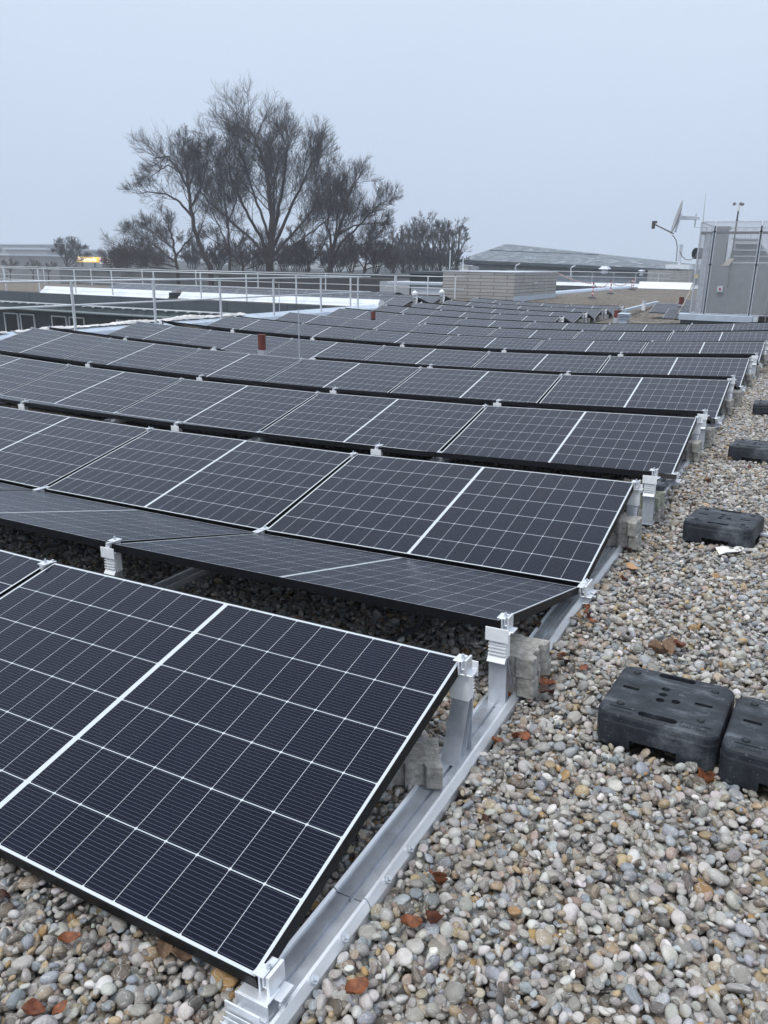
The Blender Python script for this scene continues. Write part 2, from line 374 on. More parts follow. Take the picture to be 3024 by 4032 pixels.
# ------------------------------------------------------------------ SOLAR PANELS
LP = LS-.0245; FT = .035
def panel_meshes():
    m = MB(); lip = .0045
    for a in ((0, LP, 0, lip), (0, LP, PW-lip, PW), (0, lip, lip, PW-lip), (LP-lip, LP, lip, PW-lip)): m.box(a[0], a[1], a[2], a[3], -FT, 0)
    frame = m.mesh('panel_frame', BLACKF)
    g = MB(); g.quad((lip, lip, -.0012), (LP-lip, lip, -.0012), (LP-lip, PW-lip, -.0012), (lip, PW-lip, -.0012))
    g.quad((lip, PW-lip, -.0062), (LP-lip, PW-lip, -.0062), (LP-lip, lip, -.0062), (lip, lip, -.0062))
    me = bpy.data.meshes.new('glass'); me.from_pydata(g.v, [], g.f)
    ul = me.uv_layers.new(name='UVMap')
    for lp in me.loops: c = me.vertices[lp.vertex_index].co; ul.data[lp.index].uv = (c.x, c.y)
    me.materials.append(SOLAR); return frame, me
PF, PG = panel_meshes()
def put_panel(M, label, group, small=False):
    t = empty('solar_panel', M, label, 'solar panel', group)
    link('frame', PF, t); link('glass', PG, t); return t
def visible(pts, margin=500):
    v = [proj(p) for p in pts]; v = [q for q in v if q[2] > .05]
    return bool(v) and max(q[0] for q in v) > -margin and min(q[0] for q in v) < 3024+margin and max(q[1] for q in v) > 0 and min(q[1] for q in v) < 4032+margin
def row_range(r):
    if r in (13, 15): return range(-2, 6)
    if r in (14,): return range(-2, 4)
    if r in (16,): return range(-2, 6)
    if r >= 17: return range(3, 6)
    return range(0, 6)
MISSING = {(8, 3)}
for r in range(1, 25):
    for s in row_range(r):
        if (r, s) in MISSING: continue
        f = LP/LS
        LR, HR, LL, HL = geo(r, s, 0), geo(r, s, 1), geo(r, s+f, 0), geo(r, s+f, 1)
        if not visible((LR, HR, LL, HL)): continue
        if r % 2: O, X, Y = LL, LR-LL, HL-LL
        else: O, X, Y = LR, LL-LR, HR-LR
        X.normalize(); Z = X.cross(Y).normalized(); Y = Z.cross(X)
        M = Matrix([[X[i], Y[i], Z[i], O[i]] for i in range(3)]+[[0, 0, 0, 1]])
        n0 = s-row_range(r)[0]
        put_panel(M, f"black framed solar panel, {ORD[n0]} from the right end of the {ORD[r-1]} row from the front",
                  'solar panels set out in tilted rows')

# ------------------------------------------------------------------ rails under the rows
def edge_x(s, y):
    if s == 0:
        ys = [-2, .1, .8, 1.6, 2.4, 3.4, 6, 30]; xs = [-.013, -.013, -.015, -.036, -.063, -.072, -.058, .0]
        return float(np.interp(y, ys, xs))
    return -s*LS-.012
def sweep(m, prof, ys, s):
    n = len(prof); vs = []
    for y in ys:
        x0 = edge_x(s, y); z0 = surf(max(x0, -12), y)
        vs += [(x0+px, y, z0+pz) for px, pz in prof]
    fs = [(j*n+i, j*n+(i+1) % n, (j+1)*n+(i+1) % n, (j+1)*n+i) for j in range(len(ys)-1) for i in range(n)]
    fs += [tuple(range(n)), tuple((len(ys)-1)*n+i for i in range(n))[::-1]]
    m.add(vs, fs)
def rail(s, y0, y1, label):
    ys = list(np.linspace(y0, y1, max(2, int((y1-y0)/.6)+1))); x0 = edge_x(s, y0)
    t = empty('mounting_rail', (x0, y0, surf(x0, y0)), label, 'mounting rail', 'aluminium rails under the panel rows')
    inv = t.matrix_world.inverted()
    def part(nm, profs, m):
        b = MB(); [sweep(b, p, ys, s) for p in profs]; b.v = [tuple(inv @ Vector(v)) for v in b.v]; return b.build(nm, m, t)
    part('deck', [[(-.038, .012), (-.038, .020), (-.001, .020), (-.001, .012)], [(.013, .012), (.013, .020), (.036, .020), (.036, .012)],
                  [(-.0008, .002), (-.0008, .006), (.0128, .006), (.0128, .002)], [(-.0008, .006), (-.0008, .0195), (.001, .0195), (.001, .006)], [(.011, .006), (.011, .0195), (.0128, .0195), (.0128, .006)]], ALUD)
    part('side_lip', [[(.0362, -.02), (.0362, .024), (.043, .034), (.051, .033), (.064, .012), (.064, -.02)], [(-.050, -.02), (-.050, .026), (-.046, .031), (-.0384, .026), (-.0384, -.02)]], ALU)
    if s == 0:
        for yb in (y0+.09, y0+.22, y1-.12, y1-.25):
            xb = edge_x(0, yb); b = MB(); zb = surf(xb, yb)
            b.tube([(xb+.056, yb, zb+.022), (xb+.063, yb, zb+.029)], .0105, 12); b.tube([(xb+.059, yb, zb+.025), (xb+.068, yb, zb+.035)], .0065, 6)
            b.v = [tuple(inv @ Vector(v)) for v in b.v]; b.build('bolt', GALV, t)
    return t
YR = [-1.6, .43, 5.4, 10.3, 16.4]
for i in range(4): rail(0, YR[i]+.002, YR[i+1]-.002, f"{['bright', 'long', 'grey', 'distant'][i]} aluminium rail section, {ORD[i]} from the front along the right end of the panel rows")
for s in (1, 2, 3, 4):
    rail(s, -.1, 9.0, f"shaded aluminium rail under the {ORD[s-1]} joint from the right, seen through the gaps between rows")

# ------------------------------------------------------------------ supports
def arch(name): return None
def high_proto(kind):
    """tall ridge support; local +y is the open side, origin on the rail deck under the panel's high edge"""
    P = {}
    b = MB(); h = .196
    b.prism([(.000, 0), (.004, 0), (.008, h), (.002, h)], 'x', -.033, .033)
    b.prism([(-.105, 0), (-.101, 0), (-.012, h), (-.018, h)], 'x', -.030, .030)
    b.prism([(-.046, .0), (-.043, .0), (.001, h*.62), (-.002, h*.62)], 'x', -.029, .029)
    b.box(-.036, .036, -.108, .014, 0, .004)
    P['column'] = (b.mesh('column', ALUD), )
    b = MB(); b.box(-.032, .032, -.030, .008, h, .292)
    for k in range(5): b.box(-.033, .033, .008, .020-.001*k, h+.016+k*.013, h+.021+k*.013)
    b.prism([(.008, h+.010), (.026, h-.012), (.028, h-.009), (.008, h+.016)], 'x', -.034, .034)
    P['ribbed_head'] = (b.mesh('ribbed_head', ALU2), )
    b = MB(); b.box(-.043, .043, .019, .0235, .266, .318)
    b.box(-.043, .043, -.045, .0188, .2925, .2965)
    P['cap_plate'] = (b.mesh('cap_plate', ALU2, bevel=.001, seg=1), )
    b = MB()
    if kind == 'end':
        b.box(.004, .010, -.056, -.006, .297, .343); b.box(-.010, .034, -.056, -.006, .337, .3425) if False else None
        b.box(-.012, .0155, -.056, -.006, .3425, .3465); b.box(.0155, .0195, -.056, -.006, .318, .3465); b.box(.0195, .026, -.056, -.006, .318, .322)
        b.box(.026, .034, -.054, -.008, .297, .352); b.box(.004, .052, -.052, -.004, .2965, .3005)
    else:
        b.box(-.010, .010, -.056, -.006, .297, .339); b.box(-.022, .022, -.056, -.006, .3395, .3435)
        b.box(-.014, .014, .012, .018, .302, .325); b.box(-.012, -.004, .000, .016, .325, .342); b.box(.004, .014, .000, .014, .325, .338)
    P['clamp'] = (b.mesh('clamp', ALU, bevel=.0008, seg=1), )
    b = MB(); z0 = .33; b.tube([(0 if kind != 'end' else .012, -.031, z0-.012), (0 if kind != 'end' else .012, -.031, z0+.030)], .0042, 10); b.tube([(0 if kind != 'end' else .012, -.031, z0+.014), (0 if kind != 'end' else .012, -.031, z0+.021)], .0068, 6)
    P['bolt'] = (b.mesh('bolt', GALV), ); return P
HP = {'end': high_proto('end'), 'mid': high_proto('mid')}
def low_proto(kind, front):
    P = {}
    b = MB(); b.box(-.043, .043, -.045, .045, 0, .004); b.box(-.040, .040, -.026, .030, .004, .010)
    b.prism([(-.020, .004), (-.016, .004), (-.016, .046), (-.020, .046)], 'x', -.043, .043); b.box(-.040, .040, -.016, .032, .042, .046)
    if front:
        b.box(-.046, .046, -.050, -.046, 0, .050)
        for k in range(3): b.box(-.040, .030, -.074+.009*k, -.0715+.009*k, .004, .022+.004*k)
        b.box(-.040, .030, -.076, -.0505, .004, .008)
    else:
        for k in range(3): b.box(-.044, .044, -.034+.006*k, -.031+.006*k, .006, .020+.008*k)
    P['base'] = (b.mesh('base', ALU, bevel=.0008, seg=1), )
    b = MB(); x = .012 if kind == 'end' else 0
    for sy in ((1,) if front else (-1, 1)):
        y0, y1 = (.004, .060) if sy > 0 else (-.060, -.004)
        if kind == 'end':
            b.box(.003, .008, y0, y1, .040, .084); b.box(-.012, .014, y0, y1, .0845, .0885)
            b.box(.014, .018, y0, y1, .062, .0885); b.box(.018, .024, y0, y1, .062, .066); b.box(.024, .033, y0, y1, .046, .094)
            b.box(.003, .058, y0+.004, y1-.004, .038, .042)
        else:
            b.box(-.010, .010, y0, y1, .046, .084); b.box(-.022, .022, y0, y1, .0845, .0885)
    P['clamp'] = (b.mesh('clamp', ALU, bevel=.0008, seg=1), )
    b = MB(); b.tube([(x, .032, .066), (x, .032, .101)], .0042, 10); b.tube([(x, .032, .086), (x, .032, .093)], .0068, 6)
    if kind == 'end': b.tube([(.050, .020, .020), (.062, .020, .020)], .0075, 6); b.tube([(.048, .020, .020), (.053, .020, .020)], .0105, 12)
    P['bolt'] = (b.mesh('bolt', GALV), ); return P
LPR = {(k, f): low_proto(k, f) for k in ('end', 'mid') for f in (True, False)}
def put_support(P, M, label, cat, group):
    t = empty('panel_support', M, label, cat, group)
    for nm, (me,) in P.items(): link(nm, me, t)
    return t
TILT = Matrix.Rotation(0, 4, 'X')
for r in range(1, 25):
    rr = row_range(r); ends = {rr[0]}; seams = list(rr)+[rr[-1]+1]
    for s in seams:
        p = geo(r, s, 1)
        if not visible([p], 60): continue
        if r % 2 and s > rr[0] and r > 9: continue
        q = proj(p)
        kind = 'end' if s in ends else 'mid'
        xx = p.x if kind == 'end' else (p.x+.012 if s == rr[-1]+1 else p.x-.012+LS-LS)
        if kind == 'mid' and s != rr[-1]+1: xx = p.x+.0122
        rot = Matrix.Rotation(0 if r % 2 else math.pi, 4, 'Z')
        if kind == 'end' and not r % 2: rot = rot @ Matrix.Scale(-1, 4, (1, 0, 0))
        M = Matrix.Translation((xx, p.y, p.z-.3385)) @ rot
        put_support(HP[kind], M, f"tall ridge support at the {'right end' if kind == 'end' else ORD[s-rr[0]-1]+' joint from right'} of the {ORD[r-1]} panel row",
                    'panel support', 'ridge supports of the panel rows')
for r in range(1, 24, 2):
    rr = row_range(r)
    for s in list(rr)[:5]:
        p = geo(r, s, 0)
        if not visible([p], 60): continue
        if s > rr[0] and r > 7: continue
        kind = 'end' if s == rr[0] else 'mid'
        M = Matrix.Translation((p.x if kind == 'end' else p.x+.0122, p.y-(.0 if r == 1 else G2/2), p.z-.080)) @ Matrix.Rotation(0, 4, 'X')
        put_support(LPR[(kind, r == 1)], M, f"low finned clamp at the {'right end' if kind == 'end' else ORD[s-rr[0]-1]+' joint from right'} of the {ORD[r-1]} row's foot",
                    'panel clamp', 'low clamps at the foot of the panel rows')

# ------------------------------------------------------------------ concrete ballast pavers
def paver_mesh(m, seed):
    rnd = random.Random(seed); b = MB(); j = lambda: rnd.uniform(-.003, .003)
    o = [(-.100, -.083), (-.055, -.083), (-.045, -.062), (-.014, -.062), (-.010, -.070), (.010, -.070), (.014, -.062), (.045, -.062), (.055, -.083), (.100, -.083),
         (.100, -.02), (.092, -.012), (.092, .012), (.100, .02), (.100, .083), (.055, .083), (.045, .062), (.014, .062), (.010, .070), (-.010, .070), (-.014, .062), (-.045, .062), (-.055, .083), (-.100, .083),
         (-.100, .02), (-.092, .012), (-.092, -.012), (-.100, -.02)]
    b.prism([(x+j(), y+j()) for x, y in o], 'z', 0, .078)
    return b.mesh('paver', m, bevel=.0035, seg=2)
PV = [paver_mesh(CONC, 1), paver_mesh(CONC, 2), paver_mesh(CONCG, 3)]
def paver(x, y, z, rz, label, k=0, rx=0):
    o = link('concrete_paver', PV[2 if k == 2 else k % 2]); o.matrix_world = Matrix.Translation((x, y, z)) @ Matrix.Rotation(rz, 4, 'Z') @ Matrix.Rotation(rx, 4, 'X')
    return tag(o, label, 'paver', 'concrete pavers weighing down the rails')
i = 0
for k in range(0, 6):
    y0 = k*PITCH; dz = surf(0, y0+.8)+.024
    ya, yb = geo(2*k+1, 0, 0).y, geo(2*k+2, 0, 1).y
    rn = ORD[2*k]; rn2 = ORD[2*k+1]
    if k == 0:
        paver(-.115, .955, .026, .5, "rough grey interlocking paver beside the front row's ridge support, on the rail", 0)
        paver(-.30, .83, .004, .35, "grey interlocking paver half hidden under the front row panel", 1)
    else:
        paver(-.03, ya+.895, dz, .03*k, f"lower grey paver under the right end of the {rn} panel row", (k+1) % 2)
        paver(-.035, ya+.89, dz+.080, -.05*k, f"upper grey paver under the right end of the {rn} panel row", k % 2)
    dz2 = surf(0, yb)+.024
    paver(.004, yb+.175, dz2, 1.57+.03*k, f"lower grey paver behind the ridge support of the {rn2} panel row", k % 2)
    paver(.0, yb+.17, dz2+.080, 1.57-.04*k, f"{'mossy green' if k == 1 else 'upper grey'} paver behind the ridge support of the {rn2} panel row", 2 if k == 1 else (k+1) % 2)
for r in (17, 19, 21, 23):
    p = geo(r, 3, 0); z = surf(p.x, p.y+.7)+.02
    for j in (0, 1):
        paver(p.x-.03, p.y+.72, z+.08*j, 1.57, f"{'upper' if j else 'lower'} far grey paver under the open right end of the {ORD[r-1]} panel row", (r+j) % 2)
        paver(p.x-.03, p.y+CW+G1+.22, z+.08*j, 0, f"{'upper' if j else 'lower'} far grey paver behind the ridge of the {ORD[r-1]} panel row", (r+j) % 2)

# ------------------------------------------------------------------ rubber ballast feet
def boolean_out(me, cutters):
    a = bpy.data.objects.new('tmp', me); COL.objects.link(a); tmp = [a]
    for c in cutters:
        o = bpy.data.objects.new('cut', c); COL.objects.link(o); tmp.append(o)
        md = a.modifiers.new('b', 'BOOLEAN'); md.operation = 'DIFFERENCE'; md.object = o; md.solver = 'EXACT'
    bpy.context.view_layer.update(); dg = bpy.context.evaluated_depsgraph_get()
    r = bpy.data.meshes.new_from_object(a.evaluated_get(dg))
    for o in tmp: bpy.data.objects.remove(o)
    return r
def rrect(w, h, r, n=5, cx=0, cy=0):
    pts = []
    for qx, qy, a0 in ((1, 1, 0), (-1, 1, 90), (-1, -1, 180), (1, -1, 270)):
        for k in range(n+1):
            t = math.radians(a0+90*k/n); pts.append((cx+qx*(w/2-r)+r*math.cos(t), cy+qy*(h/2-r)+r*math.sin(t)))
    return pts
FW, FD, FH = .385, .375, .145
def foot_mesh():
    # body: two stacked outlines with a rounded shoulder
    lev = [(0, 0), (.100, -.002), (.104, -.001), (.108, 0), (.128, 0), (.137, .003), (.143, .010), (.145, .020)]
    vs = []; n = None
    for z, ins in lev:
        o = rrect(FW-2*ins, FD-2*ins, .045-ins*.5, 6); n = len(o); vs += [(x, y, z) for x, y in o]
    fs = [(j*n+i, j*n+(i+1) % n, (j+1)*n+(i+1) % n, (j+1)*n+i) for j in range(len(lev)-1) for i in range(n)]
    fs += [tuple(range(n))[::-1], tuple((len(lev)-1)*n+i for i in range(n))]
    me = bpy.data.meshes.new('body'); me.from_pydata(vs, [], fs); me.materials.append(RUB)
    bm = bmesh.new(); bm.from_mesh(me); bmesh.ops.recalc_face_normals(bm, faces=bm.faces); bm.to_mesh(me); bm.free()
    c = MB()
    for sy in (-1, 1): c.prism(rrect(.125, .030, .0149, 5, -.0 if sy < 0 else .0, sy*.152), 'z', .085, .2)
    for x, y in ((-.018, .055), (-.018, .012), (-.018, -.032), (.030, -.018)): c.prism([(x+.0145*math.cos(t), y+.0145*math.sin(t)) for t in [2*math.pi*k/16 for k in range(16)]], 'z', .06, .2)
    for x in (-.125, .115): c.prism(rrect(.056, .017, .002, 2, x, .005), 'z', .10, .2)
    c2 = MB()
    for x, y in ((-.115, -.160), (.118, -.152), (-.12, .158), (.12, .158)): c2.prism(rrect(.092, .036, .002, 2, x, y), 'z', .1425, .2)
    c3 = MB()
    q, w_ = .075, .06; c3.prism([(-q, -.3), (q, -.3), (q, -w_), (.3, -w_), (.3, w_), (q, w_), (q, .3), (-q, .3), (-q, w_), (-.3, w_), (-.3, -w_), (-q, -w_)], 'z', -.01, .040)
    out = boolean_out(me, [x.mesh('c', RUB) for x in (c, c2, c3)])
    for p in out.polygons: p.use_smooth = False
    return out
FM = foot_mesh()
kb = MB(); kb.tube([(0, 0, .143), (0, 0, .149), (0, 0, .153), (0, 0, .1545)], [.0135, .0125, .009, .003], 14)
KM = kb.mesh('knob', RUB, smooth=True); KP = ((-.128, -.118), (-.135, .130), (.132, .118), (.125, -.10))
TXT = {}
def text_mesh(s, size):
    if s in TXT: return TXT[s]
    c = bpy.data.curves.new('t', 'FONT'); c.body = s; c.size = size; c.extrude = .0006; c.align_x = 'CENTER'
    o = bpy.data.objects.new('t', c); COL.objects.link(o); bpy.context.view_layer.update()
    me = bpy.data.meshes.new_from_object(o.evaluated_get(bpy.context.evaluated_depsgraph_get())); bpy.data.objects.remove(o)
    me.materials.clear(); me.materials.append(RUB); TXT[s] = me; return me
def foot(x, y, z, rz, label, txt=True):
    t = empty('rubber_ballast_foot', Matrix.Translation((x, y, z+surf(x, y))) @ Matrix.Rotation(rz, 4, 'Z'), label, 'ballast foot', 'black rubber ballast feet on the gravel')
    ZS = Matrix.Scale(.86, 4, (0, 0, 1)); link('body', FM, t, ZS); [link('knob', KM, t, ZS @ Matrix.Translation((x_, y_, 0))) for x_, y_ in KP]
    if txt:
        for (tx, ty, s, sz) in ((-.115, -.170, '455-02702', .017), (.118, -.164, '455-02702', .017)):
            link('raised_lettering', text_mesh(s, sz), t, ZS @ Matrix.Translation((tx, ty, .1430)))
    return t
FZ = .003
foot(.545, 1.615, FZ, -.05, "nearest whole black rubber ballast foot on the gravel, with four holes in its top")
foot(.938, 1.555, FZ, -.05, "black ballast foot cut by the photo's right edge, beside the nearest whole one")
foot(.475, 3.96, FZ, -.13, "scuffed black rubber ballast foot behind the two nearest, a few pebbles lying on it")
foot(.475, 6.35, FZ, -.1, "smaller looking black rubber ballast foot further along the gravel strip", False)
foot(.46, 8.80, FZ, .02, "far black rubber ballast foot at the right edge of the photo", False)

# ------------------------------------------------------------------ railings
def railing(name_lab, pts, h, postx, mid=.5, r=.021, base=0.0, group='railings round the flat roofs', ext=(0, 0)):
    """pts: two g-points (x, y); postx: fractions along it"""
    a, b = np.array(pts[0], float), np.array(pts[1], float); d = (b-a); L = np.linalg.norm(d); d /= L
    t = gempty('railing', (a[0], a[1], base), name_lab, 'railing', group, math.atan2(d[1], d[0]))
    m = MB(); m.tube([(-ext[0], 0, h), (L+ext[1], 0, h)], r, 10); m.build('top_rail', STEEL, t, smooth=True)
    m = MB(); m.tube([(-ext[0], .0, h*mid), (L+ext[1], .0, h*mid)], r*.85, 10); m.build('mid_rail', STEEL, t, smooth=True)
    for f in postx:
        m = MB(); m.box(f-.026, f+.026, -.018-.022, .018-.022, 0, h-.01); m.box(f-.05, f+.05, -.06, .02, 0, .012); m.build('post', STEEL, t)
    return t
XE = -13.22
ys = [5.9, 8.45, 10.95, 13.32, 15.71, 18.05, 20.53, 22.82]
railing('nearest grey metal railing along the left edge of the roof, with thick posts', [(XE, 5.9), (XE, 23.64)], 1.05, [y-5.9 for y in ys], .53, .024, .03)
xs = [-13.9+.0, -14.79, -17.23, -19.64, -22.0, -24.6, -29.5+2.4, -29.45, -31.9, -34.3, -36.7]
xs = [-14.79, -17.23, -19.64, -22.0, -24.6, -27.1, -29.45, -31.9, -34.3, -36.7]
railing('long thin railing on the opposite wing, standing in front of the white sheets', [(-38, 25.0), (-13.95, 25.0)], 1.05, [x+38 for x in xs], .5, .022, 0)
xs = [-17.7, -21.68, -25.95, -30.25, -34.3, -38.5, -42.7, -46.6]
railing('far railing behind the arrays of the opposite wing, in front of the bare trees', [(-50, 34), (-16.9, 34)], .98, [x+50 for x in xs], .5, .022, 0)
xs = [-17.7, -16.0, -14.58]
railing('short railing with three posts in front of the grey panelled block', [(-18.3, 34.15), (-14.15, 34.15)], .97, [x+18.3 for x in xs], .45, .022, 0)

# ------------------------------------------------------------------ our roof's left edge: flashing + protective sheet
def thing_g(name, p, parts, label, cat, group=None, rz=0):
    t = gempty(name, p, label, cat, group, rz)
    for nm, mb, m, kw in parts: mb.build(nm, m, t, **kw)
    return t
m1 = MB(); m1.prism([(-13.05, -.10), (-13.10, .02), (-13.42, .115), (-13.46, .115), (-13.46, -.2), (-13.44, -.6), (-13.40, -.6)], 'y', -2.0, 24.3)
for k in range(11): m1.prism([(-13.045, -.095), (-13.095, .026), (-13.42, .123), (-13.42, .118), (-13.099, .018), (-13.05, -.10)], 'y', .6+2.4*k, .625+2.4*k)
m2 = MB(); m2.box(-13.62, -13.462, -2.0, 24.3, -3.2, .06)
thing_g('roof_parapet', (0, 0, 0), [('flashing', m1, FLASH, {}), ('wall', m2, FASD, {})], 'low light blue metal parapet edging along the left side of the gravel roof', 'parapet')
def crumpled(x0, x1, y0, y1, z0, amp, seed, nx=7, ny=120):
    r_ = np.random.default_rng(seed); vs = []; fs = []
    for j in range(ny):
        y = y0+(y1-y0)*j/(ny-1); hh = amp*(.6+.4*math.sin(y*3.1)+.5*r_.random()+.4*math.sin(y*.9+1)); hh = max(.02, hh)
        for i in range(nx):
            t = i/(nx-1); vs.append((x0+(x1-x0)*t+r_.uniform(-.015, .015), y+r_.uniform(-.02, .02), z0+math.sin(math.pi*t)**.6*hh+r_.uniform(-.012, .012)))
    for j in range(ny-1):
        for i in range(nx-1): a = j*nx+i; fs.append((a, a+1, a+nx+1, a+nx))
    return vs, fs
CLOTH = mat('crumpled_white_fleece', (.78, .77, .76), .9, 0, .18, 3, .4, 30)
for (ya, yb, amp, sd_, lab) in ((9.6, 16.9, .052, 1, 'long crumpled white protective sheet lying along the parapet in front of the dark windows'), (2.5, 9.4, .035, 2, 'flat white protective sheet at the left end of the parapet')):
    m = MB(); v, f = crumpled(-13.52, -13.30, ya, yb, .112, amp, sd_); m.add([(x, y-ya, z) for x, y, z in v], f)
    t = m.mesh('protective_sheet', CLOTH, smooth=True); o = link('protective_sheet', t); o.matrix_world = gM((0, ya, 0)); tag(o, lab, 'sheet')

# ------------------------------------------------------------------ the opposite wing across the courtyard (runs along -x at y = 25..)
wing = gempty('building_wing', (-13.7, 25, 0), 'low opposite wing with slate grey fascia, white edge pipe and dark windows below', 'building')
L_ = 46.0
def wp(nm, f, m, **k):
    b = MB(); f(b); return b.build(nm, m, wing, **k)
f1 = wp('fascia', lambda b: (b.box(-L_, .3, .0, .16, -.45, -.045),), FASC)
wp('fascia_joint', lambda b: [b.box(-L_+3.0*k, -L_+3.0*k+.035, -.004, 0, -.445, -.05) for k in range(15)], FASD)
wp('gutter_pipe', lambda b: [b.tube([(-L_, -.35, -.50), (.2, -.35, -.50)], .030, 8)]+[b.box(-L_+.62*k, -L_+.62*k+.12, -.42, -.0, -.555, -.53) for k in range(74)], STEEL)
wp('eaves_band', lambda b: b.box(-L_, .3, -.30, 6, -.78, -.46), mat('grey_green_band', (.10, .125, .13), .5, 0, .15, 1))
wp('awning_tube', lambda b: b.tube([(-L_, -.42, -.80), (.2, -.42, -.80)], .055, 10), mat('awning_grey', (.24, .28, .29), .5, 0, .1, 2))
wp('wall', lambda b: b.box(-L_, .3, .25, 6, -6, -.79), FASD)
for k, x in enumerate([-21.35, -20.15, -17.9, -16.7, -13.6, -11.4, -9.0]):
    x -= 0.0
    fr = MB(); 
    for (a, c) in ((x, x+.05), (x+.99, x+1.04)): fr.box(a, c, .19, .26, -2.7, -1.13)
    fr.box(x, x+1.04, .19, .26, -1.13, -1.08); o = fr.build('window', WHITE, wing)
    pn = MB(); pn.box(x+.05, x+.99, .235, .248, -2.7, -1.13); pn.build('pane', GLASSD, o)
rf = MB(); rf.box(-L_, .3, .16, 9.6, -.12, -.02); rf.build('roof', mat('wing_roof_gravel', (.20, .17, .14), .95, 0, .3, 9, .8, 40), wing)
def board(x0, x1, y, lab, h=.31, z=-.045, dy=.30, zt=None):
    t = gempty('sheet_metal_cover', (x0, y, z), lab, 'metal cover', 'white sheet metal covers on the roof edges')
    L = x1-x0
    for k in (0, 1):
        b = MB(); a0, a1 = k*.5, k*.5+.485
        b.prism([(dy*a0, h*a0), (dy*a1, h*a1), (dy*a1+.015, h*a1-.01), (dy*a0+.015, h*a0-.01)], 'x', 0 if k == 0 else .06, L if k == 0 else L-.02); b.build('lower_sheet' if k == 0 else 'upper_sheet', SHEET, t)
    b = MB(); b.prism([(.02, 0), (dy+.02, h-.02), (dy+.3, h-.05), (dy+.3, 0)], 'x', .02, L-.02); b.build('backing', SHEET, t)
board(-32.1, -24.0, 25.12, 'left white sheet metal cover on the opposite wing, behind the thin railing')
board(-23.5, -13.75, 25.12, 'long white sheet metal cover on the opposite wing, ending at the corner of the courtyard', .34, -.09)
b = MB(); b.box(0, .45, 0, .5, 0, .22); b.box(.05, .4, -.02, 0, .03, .19); b.build('dark_box', FASD, None)
o = bpy.data.objects['dark_box']; o.name = 'roof_box'; o.data.name = 'roof_box'; o.matrix_world = gM((-24.0, 25.2, -.02)); tag(o, 'small dark roof box in the gap between the two white covers', 'roof box')
# far panel rows on the wing: low tents seen end-on
WG = 'solar panels on the opposite wing'
TW = math.radians(13.4)
def wing_panel(x, y, z, lab, up=True):
    M = gM((x, y, z)) @ (Matrix.Rotation(TW, 4, 'X') if up else Matrix.Translation((LP, 0, 0)) @ Matrix.Rotation(math.pi, 4, 'Z') @ Matrix.Rotation(TW, 4, 'X'))
    put_panel(M, lab, WG)
def wing_row(xr, y, n, rl, z=.0):
    for i in range(n):
        wing_panel(xr-LP-i*LS, y, z+.04, f"distant panel on the opposite wing, {ORD[i]} from right in the {rl} row, front slope")
        wing_panel(xr-LP-i*LS, y+CW*2+.3, z+.04, f"distant panel on the opposite wing, {ORD[i]} from right in the {rl} row, back slope", False)
for xr, y, n, rl in ((-13.35, 26.45, 5, 'nearest'), (-13.3, 28.9, 7, 'second'), (-16.6, 31.0, 9, 'third')):
    wing_row(xr, y, n, rl, -.05)
for xr, y, rl in ((-13.3, 26.45, 'nearest'), (-13.25, 28.9, 'second')):
    M = Matrix.Translation(W((xr, y+CW, 0.0)))
    put_support(HP['end'], M, f"ridge support at the right end of the {rl} row on the opposite wing", 'panel support', 'supports at the ends of the wing rows')
    paver(*W((xr-.05, y+.75, -.02)), 1.57, f"grey paver under the right end of the {rl} row on the opposite wing", 1)
# little roof vents beside those supports
for k, (px, py) in enumerate(((1632, 1198), (1738, 1190))):
    g = at(px, py, 2, 0.0)
    b = MB(); b.tube([(0, 0, 0), (0, 0, .34)], .075, 14); c = MB(); c.tube([(0, 0, .34), (0, 0, .36), (0, 0, .44), (0, 0, .48), (0, 0, .53)], [.07, .12, .12, .07, .02], 14)
    c.tube([(0, 0, .12), (0, 0, .16)], .085, 14)
    thing_g('roof_vent', g, [('pipe', b, GALV, dict(smooth=False)), ('cowl', c, WHITE, {})], f"small {'left' if k == 0 else 'right'} white capped roof vent between the end-on panels by the railing corner", 'vent', 'white capped vents by the railing corner')

# ------------------------------------------------------------------ grey panelled roof block
c0, c1, c2 = at(1745, 1175, 1, 34.6), at(2025, 1178, 1, 34.6), None
X0, X1 = -15.45, -11.86
b = MB(); b.box(0, X1-X0, 0, 6.5, -.2, 1.21); cp = MB(); cp.box(-.03, X1-X0+.03, -.03, 6.53, 1.212, 1.245)
blk = thing_g('roof_block', (X0, 34.6, 0), [('wall', b, CLAD, dict(uvbox=True)), ('coping', cp, ALU, {})], 'grey block clad in long panels standing at the back of the roof', 'roof block')
hk = MB(); hk.tube([(X1-X0+.0, 2.6, .72), (X1-X0+.1, 2.6, .72), (X1-X0+.14, 2.9, .74), (X1-X0+.1, 3.4, .62)], .025, 6); hk.build('bracket', GALV, blk)
b = MB(); b.box(X1-X0+.002, X1-X0+.04, .0, 6.5, -.1, .16); b.build('skirt', FLASH, blk)
# masts on the block
for px, top, lab in ((1770, 985, 'left thin mast on the grey panelled block'), (1822, 1015, 'right thin mast with a crossbar on the grey panelled block')):
    g = at(px, 1066, 1, 36); g2 = at(px, top, 1, 36)
    b = MB(); b.tube([(0, 0, 0), (0, 0, g2[2]-1.24)], .03, 8); 
    thing_g('mast', (g[0], 36, 1.245), [('pole', b, GALV, {})], lab, 'mast')
